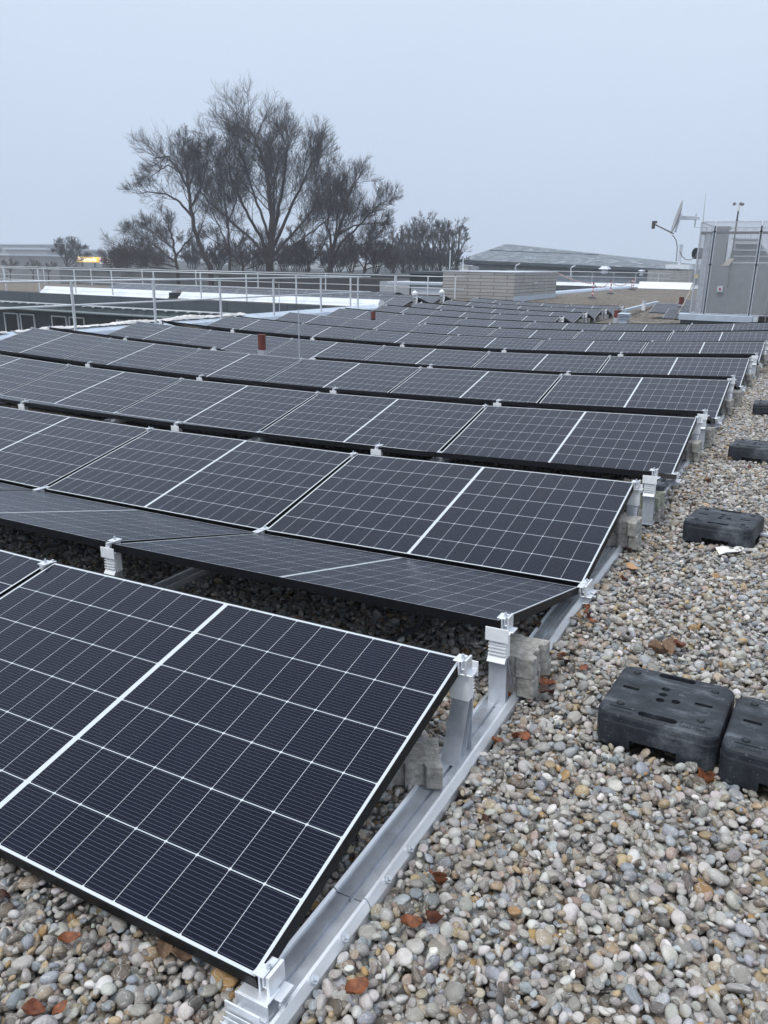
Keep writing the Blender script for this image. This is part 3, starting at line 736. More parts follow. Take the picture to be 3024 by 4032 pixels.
# dark pavilion between railing and block
b = MB(); b.box(0, 4.6, 0, 4, -.3, 1.05); b2 = MB(); b2.box(-.3, 4.7, -.2, 4.2, 1.05, 1.2)
p0 = at(1612, 1165, 1, 44)
thing_g('roof_pavilion', (p0[0], 44, -.1), [('wall', b, FASD, {}), ('roof', b2, FASC, {})], 'dark flat pavilion behind the short railing, left of the grey block', 'roof pavilion')
p0 = at(1618, 1168, 1, 40)
b = MB(); b.box(0, 2.3, 0, 2, 0, .52); b2 = MB(); b2.box(-1.4, 2.4, -.25, 2.2, .52, .64); b3 = MB(); b3.box(2.75, 3.4, -.02, .05, -.05, .6)
b4 = MB(); b4.box(2.83, 3.32, -.03, -.018, .0, .52)
th = thing_g('roof_hut', (p0[0], 40, -.1), [('wall', b, SHEET, {}), ('roof', b2, GALV, {}), ('window', b3, WHITE, {})], 'low white hut with projecting grey roof left of the grey block', 'hut')
b4.build('pane', GLASSD, th.children[-1] if th.children else th)

# ------------------------------------------------------------------ far side of the roof: parapet, poles and tape, white covers, second railing
m1 = MB(); m1.prism([(-12.95, -.02), (-13.0, .08), (-13.35, .13), (-13.4, .1), (-13.4, -.5), (-12.95, -.5)], 'y', 41.2, 66)
m2 = MB(); [m2.prism([(-12.94, -.015), (-12.99, .086), (-13.35, .137), (-13.35, .128), (-12.995, .078), (-12.95, -.02)], 'y', 42+2.5*k, 42.06+2.5*k) for k in range(10)]
thing_g('roof_parapet', (0, 0, 0), [('flashing', m1, FLASH, {}), ('seam', m2, ALUD, {})], 'far light metal parapet running beside the brown gravel to the red and white posts', 'parapet')
for k, (px, pt, py) in enumerate(((2332, 1112, 1175), (2403, 1104, 1158), (2486, 1099, 1140), (2493, 1099, 1142))):
    g = at(px, py, 2, 0.0); gt = at(px, pt, 1, g[1]); h = gt[2]
    t = gempty('barrier_post', (g[0], g[1], 0), f"{['nearest', 'middle', 'left far', 'right far'][k]} red and white striped barrier post on the brown gravel", 'barrier post', 'striped barrier posts on the back of the roof')
    for q in range(8):
        b = MB(); b.tube([(0, 0, h*q/8), (0, 0, h*(q+1)/8-.002)], .035+.001*(q % 2), 10); b.build('red_band' if q % 2 else 'white_band', REDP if q % 2 else WHITE, t)
    b = MB(); b.tube([(0, 0, 0), (0, 0, .05), (0, 0, .09)], [.22, .2, .07], 12); b.build('base', RUB, t)
def tape(p, q, sag, lab, n=26):
    """barrier tape of alternating red and white pieces"""
    p, q = np.array(p), np.array(q); t = gempty('barrier_tape', p, lab, 'barrier tape', 'red and white tape between the posts')
    R_, W_ = MB(), MB()
    for i in range(n):
        a, b_ = i/n, (i+1)/n
        A = (q-p)*a-np.array([0, 0, 1])*sag*4*a*(1-a); B = (q-p)*b_-np.array([0, 0, 1])*sag*4*b_*(1-b_)
        (R_ if i % 2 else W_).bar(A, B, .004, .05)
    R_.build('red_stripe', REDP, t); W_.build('white_stripe', WHITE, t)
pk = [at(2332, 1112, 1, 40.0), at(2403, 1106, 1, 47.5), at(2486, 1101, 1, 57)]
tape((X1+.02, 41.1, 1.2), (pk[0][0]-.04, 40.0, pk[0][2]-.05), .1, 'red and white barrier tape from the grey block to the nearest striped post', 40)
tape((pk[0][0]+.04, 40.0, pk[0][2]-.05), (pk[1][0]-.05, 47.5, pk[1][2]-.05), .25, 'sagging tape between the nearest and the middle striped posts')
tape((pk[1][0]+.04, 47.5, pk[1][2]-.05), (pk[2][0]-.05, 57, pk[2][2]-.05), .3, 'thin tape between the middle and the far striped posts')
board(-12.1, -8.2, 63.2, 'white metal cover at the back edge of the brown gravel', .5, 0, .25)
g0, g1 = at(2105, 1120, 1, 80), at(2560, 1125, 1, 80)
w2 = gempty('building_wing', (g0[0]-3, 80, 0), 'far wing with a white sheet edge above a dark wall, behind the striped posts', 'building')
b = MB(); b.box(0, 30, 0, 10, -5, -.33); b.build('wall', FASC, w2)
b = MB(); b.prism([(-.05, -.325), (.28, .0), (.34, -.02), (.02, -.34)], 'x', 0, 30); b.build('white_edge', SHEET, w2)
b = MB(); b.box(0, 30, -.12, -.06, -.85, -.75); b.build('gutter', FASD, w2)
railing('far railing on the white edged wing behind the grey block', [(g0[0]-3, 79.8), (g0[0]+13.2, 79.8)], 1.02, [.5+2.1*k for k in range(8)], .55, .03, .0)
g0 = at(2545, 1120, 1, 86)
b = MB(); b.box(0, 4.3, 0, 4, -.2, 1.28); b2 = MB(); b2.box(1.7, 4.0, -.1, 2, 1.45, 1.85); 
for x in (1.8, 3.9): b2.box(x, x+.05, .4, .45, 1.2, 1.5)
thing_g('roof_block', (g0[0], 86, 0), [('wall', b, CLAD, dict(uvbox=True)), ('canopy', b2, SHEET, {})], 'second distant grey panelled block with a white canopy, left of the mesh enclosure', 'roof block')
# light facade under the hall eaves
HW = mat('pale_hall_facade', (.66, .71, .78), .7, 0, .12, .5)
HD = mat('hall_eaves_dark', (.055, .075, .085), .6, 0, .15, .8)
hall = gempty('metal_roofed_hall', at(1815, 1070, 1, 100), 'wide hall with a mottled grey metal roof rising to a ridge behind the gravel roof', 'hall')
hi = hall.matrix_world.inverted()
def hp(px, py, Y): return tuple(hi @ W(at(px, py, 1, Y)))
b = MB(); A, B_, C_, D_ = hp(1812, 1022, 100), hp(2760, 1064, 100), hp(2790, 1046, 118), hp(2005, 961, 118)
E_ = hp(1990, 961, 118)
low = [A, B_, C_, D_, E_]; b.add(low+[(x, y, z-.3) for x, y, z in low], [(0, 1, 2, 3, 4), (9, 8, 7, 6, 5)]+[(i, (i+1) % 5, (i+1) % 5+5, i+5) for i in range(5)])
rfh = b.build('roof', MROOF, hall)
b = MB(); a1, a2 = hp(1930, 986, 110), hp(2360, 1003, 110); b.bar((a1[0], a1[1]-.1, a1[2]+.02), (a2[0], a1[1]-.1, a2[2]-.02), .12, .10); b.build('roof_seam', HD, rfh)
b = MB()
for (y1, y2, dy) in ((1023, 1033, 0), (1036, 1040, 1.2), (1042, 1046, .5)):
    a1, a2 = hp(1812, y1, 100), hp(2760, y1+42, 100); a3 = hp(1812, y2, 100)
    b.bar((a1[0], a1[1]+dy-.3, (a1[2]+a3[2])/2), (a2[0], a2[1]+dy-.3, a2[2]-(a1[2]-a3[2])/2), .5, a1[2]-a3[2])
b.build('eaves', HD, hall)
b = MB(); a, a2 = hp(1825, 1030, 101.5), hp(2750, 1070, 101.5); b.prism([(a[0], -4), (a2[0], -4), (a2[0], a2[2]), (a[0], a[2])], 'y', a[1], a[1]+12); b.build('wall', HW, hall)
for px in (2030, 2248):
    b = MB(); y_ = 1046 if px < 2100 else 1054
    b.tube([hp(px+18, y_-8, 99.5), hp(px+3, y_, 99.5), hp(px, y_+6, 99.5), hp(px, y_+40, 99.5)], .12, 6); b.build('downpipe', GALV, hall)
g0 = at(1810, 1066, 1, 96); t = gempty('rooftop_unit', g0, 'small white rooftop unit at the left end of the hall', 'rooftop unit')
b = MB(); b.box(0, 1.2, 0, 1, -.2, .55); b.build('body', WHITE, t); b = MB(); b.box(-.1, 1.35, -.1, 1.1, .56, .72); b.build('lid', SHEET, t)
b = MB(); b.box(1.5, 2.2, 0, 1, -.2, .6); b.build('side_box', GALV, t)
for px, py, lab in ((2382, 1060, 'large pale tapered roof vent in front of the hall eaves'), (2527, 1068, 'small white flat vent in front of the hall eaves')):
    g0 = at(px, py, 1, 92); t = gempty('roof_vent', (g0[0], 92, g0[2]), lab, 'vent'); s_ = .55 if px < 2400 else .25
    b = MB(); b.add([(-s_, -.8, 0), (s_, -.8, 0), (s_, .8, 0), (-s_, .8, 0), (-s_*.5, -.4, .6*s_), (s_*.5, -.4, .6*s_), (s_*.5, .4, .6*s_), (-s_*.5, .4, .6*s_)], [(0, 1, 5, 4), (1, 2, 6, 5), (2, 3, 7, 6), (3, 0, 4, 7), (4, 5, 6, 7), (3, 2, 1, 0)])
    b.build('hood', ALUD, t); b = MB(); b.box(-s_*.45, s_*.45, -.5, .5, -.5, -.005); b.build('duct', ALUD, t)

# ------------------------------------------------------------------ mesh enclosure with ventilation plant
YA = 24.0
enc = gempty('mesh_enclosure', (-2.66, YA, 0), 'tall perforated metal enclosure round the ventilation plant at the right edge', 'enclosure')

def perf_sheet(nm, o, ux, L, z0, z1, parent):
    """flat sheet from o along unit ux, 3 mm thick edges left to its frame"""
    ux = Vector((*ux, 0)); o = Vector((*o, 0)); nn = Vector((-ux.y, ux.x, 0))*.0015
    P_ = [o, o+ux*L]; vs = [tuple(p+Vector((0, 0, z))+n_) for n_ in (-nn, nn) for p in P_ for z in (z0, z1)]
    me = bpy.data.meshes.new(nm); me.from_pydata(vs, [], [(0, 2, 3, 1)]); ul = me.uv_layers.new(name='UVMap')
    for lp in me.loops:
        v = me.vertices[lp.vertex_index].co; ul.data[lp.index].uv = ((Vector((v.x, v.y, 0))-o).dot(ux), v.z)
    me.materials.append(PERF); p = link(nm, me, parent)
    b = MB(); w_ = .022
    for s0 in (0, L-w_): b.bar(tuple(o+ux*(s0+w_/2)+Vector((0, 0, z0))), tuple(o+ux*(s0+w_/2)+Vector((0, 0, z1))), w_, .03, up=(-ux.y, ux.x, 0))
    for z in (z0+w_/2, z1-w_/2): b.bar(tuple(o+ux*w_+Vector((0, 0, z))), tuple(o+ux*(L-w_)+Vector((0, 0, z))), .03, w_)
    b.build('frame', ALUD, p); return p
ZB, ZT = .28, 2.79
x = 0
for Lx in (.36, 1.155, 1.155, 1.155):
    perf_sheet('perforated_panel', (x, 0), (1, 0), Lx, ZB, ZT, enc); x += Lx+.04
for k in range(3): perf_sheet('perforated_panel', (0, .02+k*1.19), (0, 1), 1.155, ZB, ZT, enc)
for k in range(2): perf_sheet('perforated_panel', (.0+k*1.9, 3.6), (1, 0), 1.85, ZB, ZT, enc)
b = MB()
for px in (.38, 1.575, 2.77): b.bar((px, .03, .1), (px, .03, ZT-.12), .045, .05, up=(0, 1, 0)); 
b.bar((.0, .06, ZT-.30), (4, .06, ZT-.30), .04, .07); b.bar((.03, .1, ZT-.30), (.03, 3.6, ZT-.30), .04, .07); b.build('frame_post', mat('dark_posts', (.07, .075, .08), .5, .3, .1, 5), enc)
for px in (.38, 1.575):
    b = MB(); b.box(px-.035, px+.035, -.03, .0, 1.62, 1.66); b.box(px-.035, px+.035, -.03, .0, 2.5, 2.54); b.build('hinge', FASD, enc)
b = MB(); b.tube([(2.02, -.03, -.15), (2.02, -.03, 2.0), (2.24, -.03, 2.79)], .013, 6); b.build('conduit', CABLEG, enc)
ba = gempty('plant_base', (-2.95, YA-.05, 0), 'dark plinth with a wide pale metal sill under the mesh enclosure', 'plinth')
b = MB(); b.box(.05, 1.92, .08, 3.8, -.1, .10); b.build('plinth', FASC, ba)
b = MB(); b.prism([(0, .09), (.0, .25), (.05, .275), (.3, .275), (.3, .09)], 'x', 0, 1.98); b.build('sill', FLASH, ba)
b = MB(); b.box(1.985, 2.12, .04, .3, .05, .27); b.build('end_piece', ALUD, ba)
b = MB(); b.box(2.0, 6.0, .34, 3.8, -.2, .24); b.build('wall', mat('rough_slate', (.055, .055, .055), .9, 0, .4, 5, 1, 14, sc3=(3, 1, .6)), ba)
# plant inside
pl = gempty('ventilation_unit', (-2.1, YA+.9, 0), 'grey ventilation unit with a tapered duct inside the mesh enclosure', 'ventilation unit')
GAL2 = mat('galvanised_duct', (.27, .285, .30), .45, .4, .12, 6)
b = MB(); b.box(.05, 1.35, 0, 1.4, .28, 1.62); b.build('housing', GAL2, pl)
b = MB(); b.add([(.15, 0.05, 1.625), (1.45, 0.05, 1.625), (1.45, 1.3, 1.625), (.15, 1.3, 1.625), (.25, .3, 2.35), (.85, .3, 2.35), (.85, 1.0, 2.35), (.25, 1.0, 2.35)], [(0, 1, 5, 4), (1, 2, 6, 5), (2, 3, 7, 6), (3, 0, 4, 7), (4, 5, 6, 7), (3, 2, 1, 0)]); b.build('tapered_duct', GAL2, pl)
b = MB()
for k in range(4): b.box(.10+.06*k, 1.52-.17*k, -.0, .03+.07*k, 1.70+.17*k, 1.725+.17*k)
b.build('duct_flange', ALUD, pl)
b = MB(); b.box(-.30, .06, .1, .5, .28, 2.62); b.box(-.34, .1, .06, .54, 2.62, 2.70); b.build('chimney_duct', GAL2, pl)
b = MB(); b.box(-.55, -.38, .0, .1, .28, 2.5); b.box(-.47, -.30, .8, .9, .28, 2.5); b.build('pipework', ALUD, pl)
b = MB(); b.box(.15, .95, .25, 1.05, 2.352, 2.39); b.tube([(.5, .5, 2.39), (.5, .5, 2.5), (.58, .5, 2.56), (.66, .5, 2.5), (.66, .5, 2.39)], .02, 8); b.build('top_plate', ALUD, pl)
b = MB(); b.tube([(-.75, .05, 1.95), (-.55, .3, 1.95)], .16, 14); b.build('fan', FASD, pl)
b = MB(); b.box(-.05, .10, -.06, -.0, .85, 1.02)
sw = gempty('switch_box', (-2.0, YA-.02, 0), 'small grey and red isolator switch on the mesh enclosure', 'switch'); b = MB(); b.box(0, .15, -.07, 0, .90, 1.06); b.build('case', GALV, sw); b = MB(); b.tube([(.075, -.07, .98), (.075, -.10, .98)], .030, 12); b.build('knob', REDP, sw)
b = MB(); b.add([(0, 0, 0), (.20, 0, .02), (.32, 0, .22), (.14, 0, .20), (0, .004, 0), (.20, .004, .02), (.32, .004, .22), (.14, .004, .20)], [(0, 1, 2, 3), (7, 6, 5, 4), (0, 4, 5, 1), (1, 5, 6, 2), (2, 6, 7, 3), (3, 7, 4, 0)])
o = b.build('notice_plate', mat('notice_grey', (.50, .48, .44), .6, 0, .05, 3)); o.matrix_world = gM((-1.98, YA-.03, 1.60)); tag(o, 'slanted beige plate hanging on the mesh enclosure above the switch', 'plate')
# satellite dish
YD = 24.5
lnb, bot, top = at(2575, 882, 1, YD-.75), at(2648, 922, 1, YD-.30), at(2693, 789, 1, YD-.1)
dish = gempty('satellite_dish', (-2.66, YD, 2.6), 'white satellite dish seen edge-on, on an arm left of the mesh enclosure', 'satellite dish')
di = dish.matrix_world.inverted(); loc = lambda g: di @ W(g)
cb, ct = loc(bot), loc(top); c = (cb+ct)/2; up = (ct-cb); R_ = up.length/2; up.normalize()
fac = Vector((-.93, -.28, .0)); fac = (fac-up*fac.dot(up)).normalized(); sdv = up.cross(fac)
vs = []; fs = []; nr, na = 7, 32
for back in (0, 1):
    for i in range(nr):
        for k in range(na):
            rr_ = R_*(i+.02)/(nr-1+.02)if i else 0.001; a_ = 2*math.pi*k/na; dep = .16*R_*((rr_/R_)**2-1)-(.008 if back else 0)
            vs.append(c+up*rr_*math.cos(a_)+sdv*rr_*.92*math.sin(a_)+fac*(dep+.05))
N_ = nr*na
for bk in (0, 1):
    for i in range(nr-1):
        for k in range(na): q = [bk*N_+i*na+k, bk*N_+i*na+(k+1) % na, bk*N_+(i+1)*na+(k+1) % na, bk*N_+(i+1)*na+k]; fs.append(tuple(q if bk else q[::-1]))
for k in range(na): fs.append(((nr-1)*na+k, (nr-1)*na+(k+1) % na, N_+(nr-1)*na+(k+1) % na, N_+(nr-1)*na+k))
b = MB(); b.add(vs, fs); b.build('reflector', mat('dish_grey', (.42, .43, .44), .5, 0, .08, 5), dish, smooth=True)
b = MB(); L0 = loc(lnb); b.tube([cb+up*.02-fac*.02, L0], .018, 8); b.build('feed_arm', mat('arm_brown', (.25, .23, .22), .6, .2, .15, 9), dish)
b = MB(); M_ = Matrix.Translation(L0); b.box(-.05, .03, -.05, .05, -.13, .08, M_); b.box(.03, .08, -.04, .04, .02, .08, M_); b.build('feed_horn', mat('lnb_brown', (.10, .09, .08), .6, 0, .1, 9), dish)
b = MB(); k0 = c-fac*.055; b.bar(k0-up*.40, k0+up*.10, .10, .05, up=fac); k1 = Vector((-.24, 0, c.z-.02)); b.bar(k0, k1, .07, .10)
b.tube([(-.24, 0, k1.z+.12), (-.24, 0, .07), (.0, 0, .075), (.12, 0, .075)], .022, 8); b.box(-.32, -.14, -.05, .05, k1.z-.03, k1.z+.03); b.build('bracket', GALV, dish)
pts = [at(*q, 1, YD-.1) for q in ((2648, 925), (2662, 945), (2667, 975), (2664, 1010), (2662, 1030))]
b = MB(); b.tube([loc(q) for q in pts], .014, 6); b.build('cable', CABLEG, dish)
g0 = at(2674, 1040, 1, 87.5); g1 = at(2677, 968, 1, 87.5); t = gempty('vent_pipe', (g0[0], 87.5, 1.25), 'pale vertical pipe behind the satellite dish cable', 'pipe')
b = MB(); g1[2] -= 1.25; b.tube([(0, 0, .0), (0, 0, g1[2])], .16, 12); b.build('pipe', GALV, t); b = MB(); b.tube([(0, 0, g1[2]+.002), (0, 0, g1[2]+.12)], .19, 12); b.build('cap', FLASH, t)
pts = [at(*q, 1, YD-.2) for q in ((2677, 990), (2685, 1008), (2700, 1022), (2718, 1024), (2735, 1014), (2752, 985))]
b = MB(); b.tube([q-pts[0] for q in pts], .014, 6); o = b.build('hanging_cable', CABLEG); o.matrix_world = gM(pts[0]); tag(o, 'grey cable hanging in a loop from the pale pipe to the mesh enclosure', 'cable')
pts = [at(2725, 1120, 1, 23.8), at(2716, 1150, 1, 23.7), at(2690, 1200, 1, 23.5), at(2672, 1232, 1, 23.4), at(2655, 1258, 2, .03), at(2630, 1268, 2, .03), at(2590, 1273, 2, .03), at(2540, 1272, 2, .03), at(2480, 1264, 2, .03)]
b = MB(); b.tube([q-pts[0] for q in pts], .016, 6); o = b.build('ground_cable', mat('beige_cable', (.45, .42, .36), .6)); o.matrix_world = gM(pts[0]); tag(o, 'beige cable running down from the mesh enclosure and across the gravel', 'cable')
b = MB(); b.box(0, .12, -.06, .0, 0, .12); o = b.build('junction_box', mat('cream_box', (.50, .46, .34), .6)); o.matrix_world = gM(tuple(at(2733, 1096, 1, YA-.05))); tag(o, 'small cream junction box on the left edge of the mesh enclosure', 'junction box')
# rod antenna + anemometer
g0, g1 = at(2768, 873, 1, 25.2), at(2779, 764, 1, 25.2); t = gempty('rod_antenna', (g0[0], 25.2, 1.0), 'thin whip antenna rising behind the left corner of the mesh enclosure', 'antenna')
b = MB(); b.tube([(0, 0, 0), (0, 0, g0[2]-1)], .014, 6); b.build('mount', GALV, t); b = MB(); b.tube([(0, 0, g0[2]-.999), (g1[0]-g0[0], 0, g1[2]-1)], [.008, .004], 6); b.build('whip', CABLEG, t)
g0, g1 = at(2901, 873, 1, 24.7), at(2905, 806, 1, 24.7); t = gempty('anemometer', (g0[0], 24.7, 1.0), 'cup anemometer on a mast above the mesh enclosure', 'anemometer')
H_ = g1[2]-1; hh = g0[2]-1; b = MB(); b.tube([(0, 0, 0), (0, 0, hh+.28)], .022, 8); b.tube([(0, 0, hh), (0, 0, hh+.05)], .035, 10); b.build('mast', FASC, t)
b = MB(); b.tube([(0, 0, hh+.281), (0, 0, H_-.02)], .034, 10); b.tube([(0, 0, H_-.02), (0, 0, H_+.03)], .018, 10); b.build('sensor', WHITE, t)
for k in range(3):
    a_ = math.radians(100+120*k+70); ex, ey = math.cos(a_), math.sin(a_); b = MB(); b.tube([(0, 0, H_+.02), (ex*.10, ey*.10, H_+.02)], .005, 6)
    cc = Vector((ex*.13, ey*.13, H_+.02)); tx = Vector((-ey, ex, 0)); b.tube([cc-tx*.035, cc-tx*.028, cc-tx*.012, cc+tx*.02], [.006, .028, .040, .046], 12); b.build('cup', mat('cup_grey', (.22, .22, .23), .5), t)

# right back: small array beside the enclosure, brown pipes, vents
SG = 'small panel group left of the mesh enclosure'
def small_panel(px, py, zg, lab, xo=0, yo=0, up=True):
    g = at(px, py, 2, zg); wing_panel(g[0]+xo, g[1]+yo, zg, lab, up)
    return g
g = at(2556, 1224, 2, .1)
for (dx, dy, lab) in ((0, 0, 'single low panel with a bright edge left of the brown pipe, near the mesh enclosure'), (.15, 4.2, 'low far panel behind the brown pipe, near the mesh enclosure'), (1.0, -3.2, 'low panel touching the sill of the mesh enclosure')):
    wing_panel(g[0]+dx, g[1]+dy, .06, lab)
wing_panel(g[0]+LS, g[1], .06, 'low panel right of the brown pipe, cut by the mesh enclosure')
def pipe(px, pyb, pyt, z, rad, lab, Y=None, lower=True):
    g = at(px, pyb, 2, z) if Y is None else at(px, pyb, 1, Y); gt = at(px, pyt, 1, g[1]); h = gt[2]-g[2]
    t = gempty('vent_pipe', (g[0], g[1], g[2]-.35), lab, 'vent pipe', 'red brown vent pipes')
    b = MB(); b.tube([(0, 0, .36), (0, 0, .35+h)], rad, 18); b.tube([(0, 0, .35+h-.012), (0, 0, .35+h+.003)], rad*1.04, 18); b.build('pipe', REDB, t, smooth=False)
    b = MB(); b.tube([(0, 0, .0), (0, 0, .36)], rad*1.12, 18); b.build('sleeve', GALV if lower else RUB, t); return g

Wg = lambda v: RG.T @ np.array(v)
ya = Wg(geo(8, 3.45, .8))[1]; yb_ = Wg(geo(14, 4.9, .8))[1]
pipe(1032, 1380, 1318, .3, .062, 'larger red brown vent pipe rising from the gap in the eighth row', ya)
pipe(1469, 1257, 1228, .3, .060, 'second red brown vent pipe further back in the array', yb_, False)
pipe(2428, 1252, 1222, .3, .085, 'red brown vent pipe beside the louvred vent, right of the far panel rows', 23.6)
pipe(2681, 1200, 1170, .3, .085, 'red brown vent pipe behind the single panel near the mesh enclosure', 29.0)
g = at(2457, 1255, 1, 23.2); t = gempty('louvred_vent', (g[0], 23.2, -.1), 'square grey louvred roof vent beside the red brown pipe', 'vent')
b = MB(); b.box(-.12, .12, -.12, .12, 0, g[2]+.1); b.build('shaft', FLASH, t)
for k in range(4): b = MB(); z = g[2]+.1+.002+k*.045; b.add([(-.17, -.17, z), (.17, -.17, z), (.17, .17, z), (-.17, .17, z), (-.11, -.11, z+.035), (.11, -.11, z+.035), (.11, .11, z+.035), (-.11, .11, z+.035)], [(0, 1, 5, 4), (1, 2, 6, 5), (2, 3, 7, 6), (3, 0, 4, 7), (4, 5, 6, 7), (3, 2, 1, 0)]); b.build('louvre', FLASH, t)
g = at(2533, 1222, 2, 0); t = gempty('roof_vent', g, 'short white stub vent beside the cable duct', 'vent'); b = MB(); b.tube([(0, 0, 0), (0, 0, .3)], .07, 12); b.build('stub', WHITE, t); b = MB(); b.tube([(0, 0, .3), (0, 0, .34)], .085, 12); b.build('cap', GALV, t)
a_, b_ = at(2462, 1222, 2, .05), at(2590, 1190, 2, .05)
b = MB(); b.bar((0, 0, 0), tuple(b_-a_), .14, .10); o = b.build('cable_duct', FLASH); o.matrix_world = gM(a_); tag(o, 'light metal cable duct crossing the gravel to the small panel group', 'cable duct')
# lightning rod
g0 = at(1179, 1408, 1, Wg(geo(7, 3.02, 1))[1]+.02); g1 = at(1172, 1218, 1, g0[1])
t = gempty('lightning_rod', (g0[0], g0[1], g0[2]-.3), 'thin grey lightning rod standing in the gap of the eighth row', 'lightning rod', 'thin lightning rods'); b = MB(); b.tube([(0, 0, 0), (0, 0, g1[2]-g0[2]+.3)], [.009, .007], 8); b.build('rod', GALV, t); b = MB(); b.tube([(0, 0, -.04), (0, 0, .03)], .12, 16); b.build('foot', CONC, t)
g0 = at(1101, 1240, 1, 18.6); g1 = at(1101, 1116, 1, 18.6); t = gempty('lightning_rod', (g0[0], 18.6, 0), 'thin grey lightning rod beside the posts of the nearest railing', 'lightning rod', 'thin lightning rods'); b = MB(); b.tube([(0, 0, 0), (0, 0, g1[2])], [.010, .007], 8); b.build('rod', GALV, t); b = MB(); b.tube([(0, 0, -.04), (0, 0, .03)], .12, 16); b.build('foot', CONC, t)

# ------------------------------------------------------------------ left background: houses, billboards
HOU = mat('hazy_block_wall', (.24, .25, .265), .8, 0, .12, .2); HOU2 = mat('brown_block_wall', (.20, .175, .165), .8, 0, .12, .2)
def house(pa, pb, Y, m, lab, top=None, cat='building'):
    a, c = at(*pa, 1, Y), at(*pb, 1, Y); t = gempty('office_building', (a[0], Y, -6), lab, cat, 'hazy buildings on the left')
    b = MB(); b.box(0, c[0]-a[0], 0, 25, 0, a[2]+6); b.build('wall', m, t)
    b = MB(); b.box(-.4, c[0]-a[0]+.4, -.4, 25.4, a[2]+6.01, a[2]+6.5); b.build('roof', top or GALV, t)
    b = MB(); n = int((c[0]-a[0])/5)
    for k in range(n):
        for z in (a[2]+3.2, a[2]+.2): b.box(1.5+5*k, 4.0+5*k, -.06, .0, z, z+1.3)
    b.build('window', GLASSD, t); return t
house((-60, 1005), (35, 1005), 150, HOU2, 'brown block at the far left edge, nearest of the hazy buildings')
house((20, 982), (185, 982), 190, HOU, 'grey block with a light roof edge, middle of the hazy buildings')
house((-80, 964), (160, 968), 230, HOU, 'faint grey block behind, highest of the hazy buildings')
def billboard(pa, pb, Y, m, lab, blobs, mb):
    a, c = at(*pa, 1, Y), at(*pb, 1, Y); L, h = c[0]-a[0], a[2]-c[2]
    t = gempty('billboard', (a[0], Y, c[2]), lab, 'billboard', 'lit signs beyond the left trees')
    b = MB(); b.box(0, L, 0, .4, 0, h); b.build('panel', m, t)
    b = MB(); r_ = random.Random(3)
    for (x0, x1, z0, z1) in blobs: b.box(x0*L, x1*L, -.06, -.01, z0*h, z1*h)
    b.build('lettering', mb, t); b = MB(); b.bar((L*.2, .2, -8), (L*.2, .2, -.01), .4); b.bar((L*.8, .2, -8), (L*.8, .2, -.01), .4); b.build('post', FASD, t)
def emis(name, col, s):
    n = NT(name); n.b.inputs['Base Color'].default_value = (*col, 1); n.b.inputs['Emission Color'].default_value = (*col, 1); n.b.inputs['Emission Strength'].default_value = s; return n.m
YEL = emis('lit_yellow', (1, .60, .04), .75); WHI = emis('lit_white', (.9, .85, .82), .55); REDL = emis('lit_red', (.6, .03, .03), .4)
billboard((303, 1011), (388, 1033), 150, YEL, 'bright yellow lit sign with white lettering between the small tree and the big trees',
          [(.07+.085*k, .07+.085*k+.055, .25 if k % 3 else .12, .72 if k % 2 else .88) for k in range(10)], WHI)
billboard((391, 1012), (442, 1040), 150, WHI, 'white lit sign with a red block right of the yellow one', [(.35, .6, .2, .6), (.1, .3, .55, .8)], REDL)
g = at(0, 1090, 1, 60)
b = MB(); b.box(0, 52, 0, 12, -6, -.02); b.box(-.2, 52.2, -.2, .2, -.015, .1)
thing_g('low_building', (-75, 62, 0.55), [('wall', b, mat('low_wall_grey', (.16, .165, .17), .8, 0, .2, .4), {})], 'low grey building seen between the railings in front of the trees', 'building')
b = MB(); b.box(0, 5.5, 0, 8, -6, 0); thing_g('low_building', (-25.2, 46, .4), [('wall', b, mat('pale_wall', (.40, .42, .45), .8, 0, .1, .5), {})], 'pale wall behind the end of the railings, left of the dark pavilion', 'building')
b = MB(); b.box(0, 22, 0, 6, -4, .42); thing_g('long_dark_roof', (-48, 57, -.12), [('roof', b, mat('dark_long_roof', (.05, .048, .048), .9, 0, .2, .4), {})], 'long dark brown roof edge at the foot of the big trees', 'roof')

